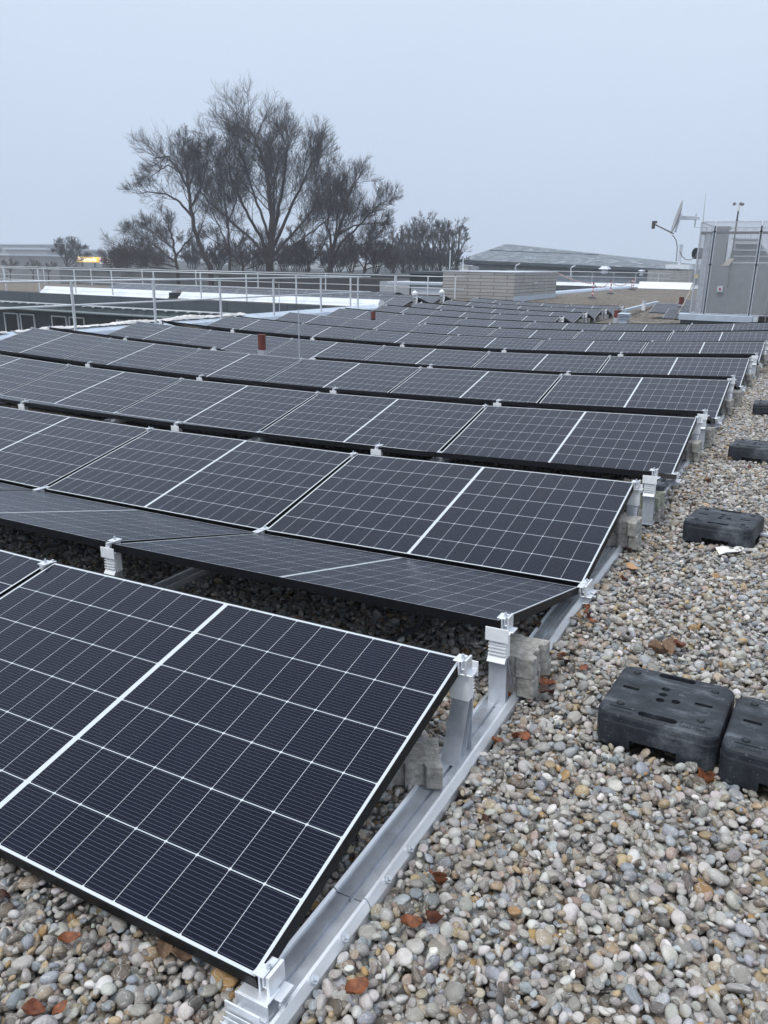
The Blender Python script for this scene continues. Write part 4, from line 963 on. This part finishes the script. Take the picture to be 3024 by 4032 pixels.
# ------------------------------------------------------------------ bare trees
def tree(label, base, limbs, m, seed, dens=1.0, depth=.35, group='bare winter trees beyond the roofs', twig=1.0, minr=.0105, lv=3, leaves=0):
    """limbs: list of pixel polylines [(px,py),...] in the plane Y of the tree; each gets real depth, sub-branches and twigs"""
    px, py, Y = base; r_ = random.Random(seed); g0 = at(px, py, 1, Y); zb = -5.8
    t = gempty('bare_tree', (g0[0], Y, zb), label, 'tree', group)
    T = MB(); C = MB(); Fo = MB(); O = np.array([g0[0], Y, zb])
    def tb(mb, pts, r0, r1, n):
        k = len(pts); mb.tube(pts, [r0+(r1-r0)*i/(k-1) for i in range(k)], n, caps=False)
    def grow(p, d, L, r, lev):
        ns = 4 if lev < 3 else 3; pts = [p.copy()]; q = p.copy(); dd = d.copy()
        for i in range(ns):
            dd = dd+Vector((r_.gauss(0, .13), r_.gauss(0, .13), r_.gauss(0, .09)+.06)); dd.normalize(); q = q+dd*(L/ns); pts.append(q.copy())
        tb(C, pts, r, max(minr*.6, r*.35), 4 if lev < 2 else 3)
        if lev >= lv: return
        nb = {0: 9, 1: 8, 2: 6, 3: 5}[lev]*dens
        sub(pts, L, r, lev, int(nb+r_.random()))
    def sub(pts, L, r, lev, nb, t0=.25):
        n = len(pts)-1
        for k in range(nb):
            u = (t0+(1-t0)*(k+r_.random())/nb)*n; i = min(int(u), n-1); f = u-i; p = pts[i].lerp(pts[i+1], f); d = (pts[i+1]-pts[i]).normalized()
            ax = Vector((r_.gauss(0, 1), r_.gauss(0, 1), r_.gauss(0, 1))); ax = ax.cross(d)
            if ax.length < .01: continue
            ax.normalize(); a = math.radians(r_.uniform(24, 55)); nd = (d*math.cos(a)+ax*math.sin(a)+Vector((0, 0, .15))).normalized()
            fr = u/n; l2 = L*r_.uniform(*((.5, .85), (.45, .75), (.42, .7), (.4, .65), (.3, .5))[min(lev, 4)])*(1.12-.45*fr); grow(p, nd, l2, max(minr, r*(1-.6*fr)*.42), lev+1)
    for li, (poly, r0, r1) in enumerate(limbs):
        n = len(poly); dy = r_.uniform(-1, 1)*depth*6 if li else 0
        pts = []
        for i, (x, y) in enumerate(poly):
            x, y = px+(x-px)*.92, py+(y-py)*.825
            q = at(x, y, 1, Y+dy*(i/(n-1))**1.2) if n > 1 else at(x, y, 1, Y); pts.append(Vector(q-O))
        # refine
        P2 = []
        for i in range(n-1):
            for k in range(4): P2.append(pts[i].lerp(pts[i+1], k/4)+Vector((r_.gauss(0, .06), r_.gauss(0, .06), 0))*(1 if i+k else 0))
        P2.append(pts[-1]); L = sum((P2[i+1]-P2[i]).length for i in range(len(P2)-1))
        if li == 0 or poly[0][1] > 1000: P2 = [Vector((P2[0].x, P2[0].y, 0))]+P2
        tb(T, P2, r0*.72, r1*.8, 7)
        sub(P2[len(P2)//4:], L*.42, r0*.34, 0, int((9+L*.9)*dens), .05)
    T.build('trunk', m, t, smooth=True); C.build('crown', m, t, smooth=False)
    return t
big = [([(1062, 1068), (1066, 960), (1075, 840), (1060, 700), (1040, 560), (1000, 430), (960, 370)], .62, .05),
       ([(1066, 1000), (1020, 900), (960, 780), (905, 650), (870, 520), (880, 440)], .28, .04),
       ([(1062, 1040), (1000, 930), (900, 830), (800, 740), (740, 640), (790, 560)], .24, .04),
       ([(1075, 900), (1100, 760), (1130, 600), (1140, 480), (1110, 410)], .3, .04),
       ([(1075, 960), (1130, 820), (1190, 680), (1240, 560), (1270, 490)], .26, .04),
       ([(1070, 1000), (1150, 900), (1230, 800), (1290, 690), (1280, 560)], .22, .04),
       ([(1065, 930), (1020, 780), (980, 640), (940, 520), (925, 430)], .22, .04),
       ([(1070, 1030), (1160, 950), (1260, 870), (1330, 790), (1340, 720)], .18, .03),
       ([(1072, 860), (1085, 700), (1080, 560), (1060, 450)], .2, .04)]
tree('largest bare tree of the group, with a broad dense crown in the middle', (1062, 1068, 66), big, BARK, 5, 1.38)
tree('leaning bare tree on the left of the large group, forking high with an open crown', (830, 1065, 62),
     [([(830, 1065), (795, 980), (770, 900), (750, 800), (735, 690), (700, 600), (650, 520), (590, 530)], .42, .05),
      ([(752, 810), (700, 740), (640, 700), (560, 690), (520, 700)], .2, .03), ([(738, 700), (730, 600), (715, 500), (710, 430)], .2, .03),
      ([(745, 760), (790, 660), (810, 560), (820, 460)], .18, .03), ([(700, 600), (650, 560), (610, 590), (570, 620)], .12, .03), ([(735, 690), (760, 560), (770, 480)], .12, .03)], BARK, 9, 1.15)
tree('slender dark bare tree between the leaning tree and the largest one', (905, 1065, 70),
     [([(905, 1065), (905, 950), (890, 830), (880, 700), (870, 600)], .26, .04), ([(900, 960), (860, 860), (820, 760), (800, 660)], .14, .03), ([(892, 860), (930, 740), (950, 640)], .14, .03)], BARK, 12, 1.3)
tree('bare tree on the right of the large group, its branches reaching right', (1300, 1070, 64),
     [([(1300, 1070), (1310, 960), (1340, 860), (1370, 760), (1390, 680), (1400, 630)], .36, .04),
      ([(1305, 1010), (1360, 920), (1440, 830), (1500, 760), (1540, 730)], .2, .03), ([(1308, 980), (1290, 860), (1290, 740), (1310, 640)], .2, .03),
      ([(1330, 900), (1400, 850), (1470, 840), (1545, 830)], .14, .03), ([(1320, 930), (1330, 820), (1350, 720)], .16, .03), ([(1305, 1030), (1380, 980), (1460, 930), (1520, 900)], .12, .03)], BARK, 15, 1.3)
tree('low spreading bare tree with a few withered leaves at the left of the large group', (700, 1070, 58),
     [([(700, 1070), (690, 990), (680, 920), (660, 860), (640, 810)], .24, .04), ([(695, 1030), (620, 960), (550, 900), (500, 860)], .16, .03), ([(695, 1050), (600, 1020), (520, 980), (450, 960)], .14, .03),
      ([(690, 1000), (740, 930), (790, 880)], .13, .03), ([(685, 960), (610, 900), (560, 840)], .12, .03), ([(697, 1060), (600, 1050), (500, 1030), (430, 1010)], .1, .03)], BARK, 18, 1.15)
tree('low tangled bare tree in front of the foot of the largest tree', (960, 1075, 60),
     [([(960, 1075), (950, 1010), (940, 950), (960, 890)], .2, .04), ([(958, 1050), (1010, 990), (1060, 940), (1090, 900)], .12, .03), ([(955, 1040), (900, 980), (850, 930), (800, 900)], .12, .03), ([(957, 1060), (1040, 1030), (1120, 1010)], .1, .03)], BARK, 20, 1.15)
tree('low dark bare tree between the largest tree and the right hand one', (1210, 1075, 62),
     [([(1210, 1075), (1215, 1000), (1200, 920), (1190, 840)], .2, .04), ([(1212, 1040), (1260, 980), (1300, 900), (1350, 870)], .12, .03), ([(1213, 1020), (1160, 960), (1130, 880)], .12, .03)], BARK, 22, 1.15)
tree('bushy bare tree at the right foot of the large group', (1430, 1078, 62),
     [([(1430, 1078), (1440, 1010), (1450, 940), (1470, 880)], .16, .03), ([(1432, 1050), (1480, 1000), (1540, 950)], .1, .03), ([(1433, 1050), (1390, 990), (1370, 920)], .1, .03), ([(1433, 1060), (1500, 1040), (1560, 1020)], .08, .03)], BARK, 24, 1.15)
far = [(1548, 900, 'first'), (1585, 880, 'second'), (1612, 862, 'third'), (1640, 850, 'fourth'), (1668, 838, 'fifth'), (1702, 832, 'sixth'), (1735, 850, 'seventh'), (1770, 858, 'eighth'), (1812, 852, 'ninth')]
for k, (px, top, o_) in enumerate(far):
    h = 1065-top; x = px-(12 if px == 1812 else 0)
    tree(f"{o_} from the left of the thinner hazy bare trees right of the large group", (x, 1065, 88+4*(k % 3)),
         [([(x, 1065), (x+3, 1065-.4*h), (px-4, 1065-.75*h), (px, top+10)], .26, .04), ([(x+2, 1065-.3*h), (px-25, 1065-.6*h), (px-35, 1065-.85*h)], .12, .03),
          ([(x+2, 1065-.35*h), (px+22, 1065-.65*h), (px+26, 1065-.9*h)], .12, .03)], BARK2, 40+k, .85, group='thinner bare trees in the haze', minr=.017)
tree('small round headed bare tree left of the yellow sign', (262, 1075, 85),
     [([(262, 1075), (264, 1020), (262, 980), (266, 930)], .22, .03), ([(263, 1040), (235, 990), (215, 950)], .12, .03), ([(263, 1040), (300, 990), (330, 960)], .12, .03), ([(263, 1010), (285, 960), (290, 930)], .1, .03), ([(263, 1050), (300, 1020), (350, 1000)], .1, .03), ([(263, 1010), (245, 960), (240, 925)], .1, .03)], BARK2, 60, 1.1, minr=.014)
for k, (px, top, lab) in enumerate(((40, 1010, 'small bare bush at the far left behind the railings'), (130, 1015, 'small bare tree in front of the hazy buildings'), (190, 1030, 'low twiggy bush left of the round headed tree'), (470, 985, 'hazy low bush behind the white lit sign'))):
    h = 1085-top
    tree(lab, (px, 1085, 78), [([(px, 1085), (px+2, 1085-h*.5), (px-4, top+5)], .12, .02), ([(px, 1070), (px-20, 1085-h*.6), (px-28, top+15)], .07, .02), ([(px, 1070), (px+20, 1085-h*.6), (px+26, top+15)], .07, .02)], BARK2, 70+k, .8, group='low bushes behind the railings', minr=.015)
bsh = [(470, 960, 'leftmost'), (560, 940, 'second from left'), (760, 930, 'third from left'), (860, 945, 'fourth from left'), (1010, 950, 'middle'), (1120, 940, 'fifth from right'), (1200, 930, 'fourth from right'), (1290, 950, 'third from right'), (1380, 930, 'second from right'), (1480, 925, 'rightmost'),
       (1545, 965, 'first far'), (1590, 955, 'second far'), (1635, 950, 'third far'), (1680, 955, 'fourth far'), (1725, 960, 'fifth far'), (1775, 965, 'sixth far'), (620, 950, 'farther left'), (930, 935, 'farther middle left'), (1165, 955, 'farther middle right'), (1335, 960, 'farther right')]
for k, (px, top, w_) in enumerate(bsh):
    h = 1080-top; r3 = random.Random(90+k)
    lim = [([(px+dx*.1, 1080), (px+dx*.5, 1080-h*.5), (px+dx, 1080-h*hh)], .09, .02) for dx, hh in ((0, 1), (-35, .85), (38, .8), (-60, .6), (62, .55), (-18, .95), (20, .9))]
    tree(f"{w_} of the low twiggy bushes at the foot of the large bare trees", (px, 1080, (84 if 'far' in w_ else 72)+(k % 3)*2), lim, BARK2 if 'far' in w_ else BARK, 100+k, 1.05, group='twiggy bushes at the foot of the large trees', minr=.014)
hz = MB(); r2 = random.Random(4); n_ = 700; X0_, X1_ = -330, 60
top_ = [-1.6+1.3*math.sin(i*.021)+.8*math.sin(i*.083+1)+r2.uniform(-.5, .6) for i in range(n_)]
xs_ = [X0_+(X1_-X0_)*i/(n_-1) for i in range(n_)]
for d0, f_ in ((-14, .75), (-4, 1.0), (8, 1.12)):
    poly = [(X0_, -8)]+[(x, t*f_+r2.uniform(-.3, .3)) for x, t in zip(xs_, top_)]+[(X1_, -8)]
    hz.prism(poly, 'y', d0, d0+7)
o = hz.build('distant_wood', mat('distant_wood', (.05, .055, .05), 1, 0, .3, .3)); o.matrix_world = gM((0, 300, 0)); tag(o, 'distant wood fading into the haze', 'wood', kind='stuff')

# ------------------------------------------------------------------ corrugated conduit in the gaps, cables
def conduit(pts, lab, r=.015):
    P_ = [Vector(p) for p in pts]; fine = []
    for i in range(len(P_)-1):
        p0, p1, p2, p3 = P_[max(i-1, 0)], P_[i], P_[i+1], P_[min(i+2, len(P_)-1)]
        n = max(4, int((p2-p1).length/.004))
        for k in range(n):
            t = k/n; fine.append(.5*((2*p1)+(-p0+p2)*t+(2*p0-5*p1+4*p2-p3)*t*t+(-p0+3*p1-3*p2+p3)*t**3))
    b = MB(); o0 = fine[0].copy(); b.tube([p-o0 for p in fine], [r*(1 if i % 2 else .84) for i in range(len(fine))], 10)
    o = b.build('corrugated_conduit', CONDUIT, smooth=False); o.matrix_world = Matrix.Translation(o0); tag(o, lab, 'conduit', 'black corrugated conduits in the gaps')
def gq(px, py, z): return tuple(wz(px, py, z))
conduit([gq(1655, 2395, .10), gq(1662, 2430, .07), gq(1640, 2470, .04), gq(1590, 2500, .03), gq(1540, 2520, .02), (-1.1, 1.0, .015), (-1.5, .8, .01)], 'black corrugated conduit bending down in the gap between the first two rows')
conduit([gq(2330, 1858, .25), gq(2360, 1855, .26), gq(2372, 1872, .22), gq(2350, 1885, .18), gq(2330, 1880, .1)], 'short loop of grey conduit in the gap behind the third row', .014)

# ------------------------------------------------------------------ dry leaves, scraps
def leaf_mesh(name, m, seed, kind=0):
    r_ = random.Random(seed); nx, ny = 9, 7; vs = []
    for i in range(nx):
        u = i/(nx-1); w_ = (math.sin(math.pi*min(1, u*.94+.05))**.75)*.36
        if kind: w_ *= 1+.35*abs(math.sin(u*9+seed))
        for j in range(ny):
            v = j/(ny-1)*2-1; x = (u-.5); y = v*w_
            z = .85*abs(v)**1.5*w_*(1.3 if seed % 2 else .7)+.30*math.sin(u*4+seed)*u+.05*math.sin(v*5+u*9)+r_.uniform(-.012, .012)
            vs.append((x, y, z))
    fs = [(i*ny+j, (i+1)*ny+j, (i+1)*ny+j+1, i*ny+j+1) for i in range(nx-1) for j in range(ny-1)]
    me = bpy.data.meshes.new(name); me.from_pydata(vs, [], fs); me.materials.append(m); me.polygons.foreach_set('use_smooth', [True]*len(fs)); return me
LF = [mat('dry_leaf_brown', (.19, .058, .024), .6, 0, .3, 4, .3, 8), mat('dry_leaf_rust', (.27, .090, .034), .6, 0, .3, 4, .3, 8), mat('dry_leaf_tan', (.25, .155, .095), .7, 0, .3, 5, .3, 8), mat('dry_leaf_dark', (.075, .028, .017), .6, 0, .3, 4, .3, 8)]
LM = [leaf_mesh('leaf', LF[k % 4], 3+k, k % 3 == 2) for k in range(8)]
def leaf(px, py, size, k, label, rz, ry=.3, z=.024, cat='leaf'):
    p = wz(px, py, z+surf(0, 0)); o = link('dry_leaf', LM[k]); o.matrix_world = Matrix.Translation((p[0], p[1], z+.004+(surf(p[0], p[1])))) @ Matrix.Rotation(rz, 4, 'Z') @ Matrix.Rotation(ry, 4, 'Y') @ Matrix.Scale(size, 4)
    tag(o, label, cat, 'dry leaves on the pebbles')
gen = 'small curled brown leaf lying on the pebbles beside the rail or the ballast feet'
leaf(712, 3770, .05, 6, 'large crumpled tan leaf under the lower edge of the front panel', .5, .5)
leaf(655, 3745, .045, 2, 'broken tan leaf touching the crumpled one under the front panel', 2.1, -.3)
leaf(268, 3708, .050, 1, 'smooth rust brown leaf standing on edge at the bottom left', 1.0, .6)
leaf(130, 3990, .05, 0, 'long dark red leaf at the very bottom left', .4, .3)
leaf(236, 3985, .035, 1, 'small pointed orange leaf right of the long dark red one', 1.6, .3)
leaf(10, 3545, .045, 3, 'dark red leaf cut by the left edge of the photo', 1.2, .3)
leaf(1718, 3455, .07, 5, 'upright orange brown leaf on the pebbles right of the rail joint', 1.4, .8)
leaf(1612, 3645, .06, 1, 'narrow rust leaf, left of a pair near the bottom middle', .9, .7)
leaf(1702, 3625, .07, 0, 'bent rust leaf, right of a pair near the bottom middle', 1.5, .8)
leaf(2778, 3070, .06, 5, 'upright rust leaf in front of the gap between the two nearest ballast feet', 1.5, 1.0)
leaf(2590, 2568, .085, 6, 'broad crumpled tan leaf behind the nearest ballast foot', .2, .15)
leaf(2620, 2570, .075, 2, 'torn tan leaf overlapping the broad one behind the nearest ballast foot', 2.4, -.2)
leaf(2672, 2553, .06, 0, 'dark rust leaf right of the torn tan leaves', .6, .3)
leaf(1990, 2735+10, .06, 1, 'rust leaf leaning on the foot of the paver stack behind the second row', 1.1, .6)
leaf(2143, 2700, .075, 1, 'dark rust leaf, lowest of the heap beside the second row paver stack', .3, .4)
leaf(2150, 2735, .07, 3, 'brown leaf in front of the heap beside the second row paver stack', 1.0, .3)
leaf(2135, 2680, .06, 2, 'pale brown leaf on top of the heap beside the second row paver stack', .8, .5)
leaf(2212, 2612, .06, 3, 'curled dark red leaf on the pebbles between the heap and the rail', .9, .6)
leaf(2315, 2430, .055, 5, 'orange leaf beside the rail at the end of the second row', .5, .6)
leaf(1490+535, 2905, .05, 0, 'upright brown leaf, middle of three right of the rail by the front ridge support', 1.4, .8)
leaf(1955, 2925, .05, 1, 'orange leaf, leftmost of three right of the rail by the front ridge support', 1.0, .7)
leaf(2065, 2915, .06, 1, 'pointed brown leaf, rightmost of three right of the rail by the front ridge support', 2.2, .4)
leaf(1400, 3905+0, .06, 1, gen, 1.2, .5); leaf(2470, 2175, .05, 3, gen, 1.2, .6); leaf(2455, 2290, .05, 0, gen, .7, .6)
for q, (x_, y_) in enumerate(((2785, 1912), (2660, 1955), (2700, 1985), (2725, 2010), (2310, 2400), (2330, 2455), (2290, 2470), (1905, 3240), (2950, 1860), (2880, 1650), (2870, 1830), (2365, 2160), (2210, 2590), (2300, 2640), (2110, 2470), (2560, 1990))):
    leaf(x_, y_, .042, q % 4, gen, q*1.3, .5)
leaf(2780, 1913, .06, 2, 'bright tan leaf on the pebbles left of the third ballast foot', .4, .3)
def scrap(pts, z, m, lab, nm, th=.0015):
    ps = [wz(px, py, z) for px, py in pts]; o0 = ps[0]; b = MB(); r_ = random.Random(8)
    vs = [(p[0]-o0[0], p[1]-o0[1], r_.uniform(0, .015)) for p in ps]; n = len(vs); b.add(vs+[(x, y, z_-th) for x, y, z_ in vs], [tuple(range(n)), tuple(range(2*n-1, n-1, -1))]+[(i, (i+1) % n, (i+1) % n+n, i+n) for i in range(n)])
    o = b.build(nm, m); o.matrix_world = Matrix.Translation((o0[0], o0[1], z+.006)); tag(o, lab, nm.replace('_', ' '))
scrap([(2815, 2160), (2850, 2163), (2885, 2162), (2922, 2151), (2929, 2168), (2905, 2178), (2860, 2187), (2832, 2190)], .03, mat('white_paper', (.78, .78, .76), .7, 0, .03, 9), 'torn white paper label lying in front of the third ballast foot', 'paper_scrap')
scrap([(2463, 2222), (2483, 2226), (2516, 2245), (2488, 2252), (2468, 2238)], .03, mat('cardboard', (.46, .28, .16), .8, 0, .06, 9), 'light brown cardboard scrap on the pebbles beside the rail', 'cardboard_scrap')
b = MB(); b.box(0, .5, 0, .03, 0, .012); o = b.build('metal_strip', GALV); p_ = wz(2985, 2108, .05); o.matrix_world = Matrix.Translation(p_) @ Matrix.Rotation(-.1, 4, 'Z'); tag(o, 'thin metal strip beside the third ballast foot', 'metal strip')

# ------------------------------------------------------------------ pebbles (uncountable): instanced stones over the gravel sheet
def pebble_mesh(k):
    r_ = np.random.default_rng(100+k); bm = bmesh.new(); bmesh.ops.create_icosphere(bm, subdivisions=3, radius=.5)
    sh = np.array([1, r_.uniform(.58, .92), r_.uniform(.40, .68)]); dirs = r_.normal(size=(7, 3)); dirs /= np.linalg.norm(dirs, axis=1)[:, None]; am = r_.uniform(-.16, .14, 7); ph = r_.uniform(0, 6, 3)
    flat = r_.normal(size=(3, 3)); flat /= np.linalg.norm(flat, axis=1)[:, None]; lim = r_.uniform(.30, .45, 3)
    for v in bm.verts:
        n = np.array(v.co)*2; s_ = 1+sum(a*max(0, n@d)**2 for a, d in zip(am, dirs))+.03*math.sin(5*n[0]+ph[0])*math.sin(4*n[1]+ph[1])
        c = n*.5*s_
        for fd, lm in zip(flat, lim):
            e_ = c@fd
            if e_ > lm: c = c-fd*(e_-lm)*.75
        v.co = Vector(c*sh)
    me = bpy.data.meshes.new('pebble'); bm.to_mesh(me); bm.free(); me.materials.append(PEB); me.polygons.foreach_set('use_smooth', [True]*len(me.polygons)); return me
PO = []
for k in range(14):
    PO.append(bpy.data.objects.new('pebble', pebble_mesh(k)))
def project_np(P_):
    c = (P_-CAM) @ RC.T; z = np.maximum(c[:, 2], .01); return 1512+FPX*c[:, 0]/z, 2016-FPX*c[:, 1]/z, c[:, 2]
def pebbles():
    out = []
    for (x0, x1, y0, y1, sp_) in ((-3.2, 2.6, -.9, .75, .0185), (-.35, 3.2, .75, 12.5, .0195), (-4.6, -.35, .75, 2.3, .025), (-5.5, -.35, 2.9, 4.3, .027), (-4.5, -.35, 5.3, 6.8, .03), (-.3, .3, -1.3, -.9, .022)):
        nx, ny = int((x1-x0)/sp_), int((y1-y0)/(sp_*.87)); X, Y = np.meshgrid(np.arange(nx), np.arange(ny)); X = (X+.5*(Y % 2))*sp_+x0; Y = Y*sp_*.87+y0
        P_ = np.stack([X.ravel(), Y.ravel()], 1); P_ += RNG.uniform(-.42, .42, P_.shape)*sp_; out.append(P_)
    P_ = np.concatenate(out); n0_ = len(P_); ex2 = P_[RNG.random(n0_) < .5]+RNG.uniform(-.012, .012, (1, 2)); P_ = np.concatenate([P_, ex2]); n = len(P_)
    Z = np.array([surf(x, y) for x, y in P_]); size = np.exp(RNG.normal(math.log(.0252), .33, n)).clip(.012, .054)
    lay = RNG.random(n); up = lay > .72; z = Z+np.where(up, RNG.uniform(.005, .015, n), RNG.uniform(-.019, .003, n)); size = np.where(up, size*1.05, size)
    z[n0_:] = Z[n0_:]-.021; size[n0_:] = RNG.uniform(.028, .042, n-n0_)
    P3 = np.stack([P_[:, 0], P_[:, 1], z], 1)
    px, py, d = project_np(P3); keep = (d > .2) & (px > -260) & (px < 3284) & (py > 1200) & (py < 4280)
    ex = np.array([edge_x(0, y) for y in P_[:, 1]]); inr = (np.abs(P_[:, 0]-ex-.007) < .065) & (P_[:, 1] > -1.6); keep &= ~inr
    for s in (1, 2, 3): keep &= ~(np.abs(P_[:, 0]-(-s*LS-.012)) < .075)
    for (fx, fy) in ((.545, 1.615), (.938, 1.555), (.475, 3.96), (.475, 6.35), (.46, 8.80)):
        keep &= ~((np.abs(P_[:, 0]-fx) < .183) & (np.abs(P_[:, 1]-fy) < .188))
    P3, size = P3[keep], size[keep]; n = len(P3)
    rot = np.stack([RNG.normal(0, .38, n), RNG.normal(0, .38, n), RNG.uniform(0, 6.283, n)], 1)
    st = RNG.random(n) < .16; rot[st, 0] += RNG.uniform(.6, 1.5, st.sum())
    pal = np.array([(.40, .385, .36), (.50, .49, .47), (.30, .29, .275), (.60, .595, .585), (.38, .41, .445), (.28, .315, .355), (.40, .34, .26), (.43, .33, .20), (.20, .17, .14), (.15, .14, .13), (.36, .28, .24), (.70, .69, .67), (.38, .24, .10), (.40, .37, .33)])
    pr = np.array([.15, .15, .11, .09, .08, .06, .08, .045, .055, .035, .03, .05, .015, .05]); pr /= pr.sum()
    c = pal[RNG.choice(len(pal), n, p=pr)]*np.array([.93, .915, .895])*(RNG.normal(1, .17, n).clip(.5, 1.4)[:, None])*(1+RNG.normal(0, .02, (n, 3)))
    me = bpy.data.meshes.new('pebble_gravel'); me.vertices.add(n); me.vertices.foreach_set('co', P3.astype(np.float32).ravel())
    for nm, ty, dat, key in (('rot', 'FLOAT_VECTOR', rot, 'vector'), ('col', 'FLOAT_VECTOR', c.clip(0, 1), 'vector')):
        a = me.attributes.new(nm, ty, 'POINT'); a.data.foreach_set(key, dat.astype(np.float32).ravel())
    a = me.attributes.new('siz', 'FLOAT', 'POINT'); a.data.foreach_set('value', size.astype(np.float32))
    a = me.attributes.new('idx', 'INT', 'POINT'); a.data.foreach_set('value', RNG.integers(0, len(PO), n).astype(np.int32))
    me.materials.append(PEB)
    o = bpy.data.objects.new('pebble_gravel', me); COL.objects.link(o); tag(o, 'loose rounded river pebbles covering the flat roof beside and under the panels', 'gravel', kind='stuff')
    ng = bpy.data.node_groups.new('scatter', 'GeometryNodeTree'); ng.interface.new_socket('Geometry', in_out='INPUT', socket_type='NodeSocketGeometry'); ng.interface.new_socket('Geometry', in_out='OUTPUT', socket_type='NodeSocketGeometry')
    N = ng.nodes.new; gi, go = N('NodeGroupInput'), N('NodeGroupOutput'); ip = N('GeometryNodeInstanceOnPoints'); gg = N('GeometryNodeGeometryToInstance')
    for po in reversed(PO):
        oi = N('GeometryNodeObjectInfo'); oi.inputs['Object'].default_value = po; oi.inputs['As Instance'].default_value = True; ng.links.new(oi.outputs['Geometry'], gg.inputs[0])
    def att(nm, ty): a = N('GeometryNodeInputNamedAttribute'); a.data_type = ty; a.inputs['Name'].default_value = nm; return a.outputs[0]
    gj = N('GeometryNodeJoinGeometry')
    for l_ in list(ng.links): ng.links.remove(l_)
    for x in [q for q in ng.nodes if q.bl_idname == 'GeometryNodeObjectInfo']: ng.links.new(x.outputs['Geometry'], gj.inputs[0])
    ng.links.new(gi.outputs[0], ip.inputs['Points']); ng.links.new(gj.outputs[0], ip.inputs['Instance']); ip.inputs['Pick Instance'].default_value = True
    ng.links.new(att('idx', 'INT'), ip.inputs['Instance Index']); er = N('FunctionNodeEulerToRotation'); ng.links.new(att('rot', 'FLOAT_VECTOR'), er.inputs[0]); ng.links.new(er.outputs[0], ip.inputs['Rotation'])
    ng.links.new(att('siz', 'FLOAT'), ip.inputs['Scale'])
    sa = N('GeometryNodeStoreNamedAttribute'); sa.data_type = 'FLOAT_VECTOR'; sa.domain = 'INSTANCE'; sa.inputs['Name'].default_value = 'pcol'
    ng.links.new(ip.outputs[0], sa.inputs['Geometry']); ng.links.new(att('col', 'FLOAT_VECTOR'), sa.inputs['Value']); ng.links.new(sa.outputs[0], go.inputs[0])
    md = o.modifiers.new('scatter', 'NODES'); md.node_group = ng; print('pebbles', n)
pebbles()

# ------------------------------------------------------------------ haze
HAZE = True
if HAZE:
    b = MB(); b.box(-420, 420, -60, 420, -26, 42); o = b.build('haze', None) if False else None
    me = bpy.data.meshes.new('haze'); me.from_pydata(b.v, [], b.f); n = NT('haze_air'); n.t.nodes.remove(n.b)
    pv = n.n('ShaderNodeVolumePrincipled'); pv.inputs['Color'].default_value = (.86, .91, 1, 1); pv.inputs['Density'].default_value = .0012; pv.inputs['Anisotropy'].default_value = .2
    n.l(pv.outputs[0], n.o.inputs['Volume']); me.materials.append(n.m); o = bpy.data.objects.new('haze', me); COL.objects.link(o); o['kind'] = 'stuff'
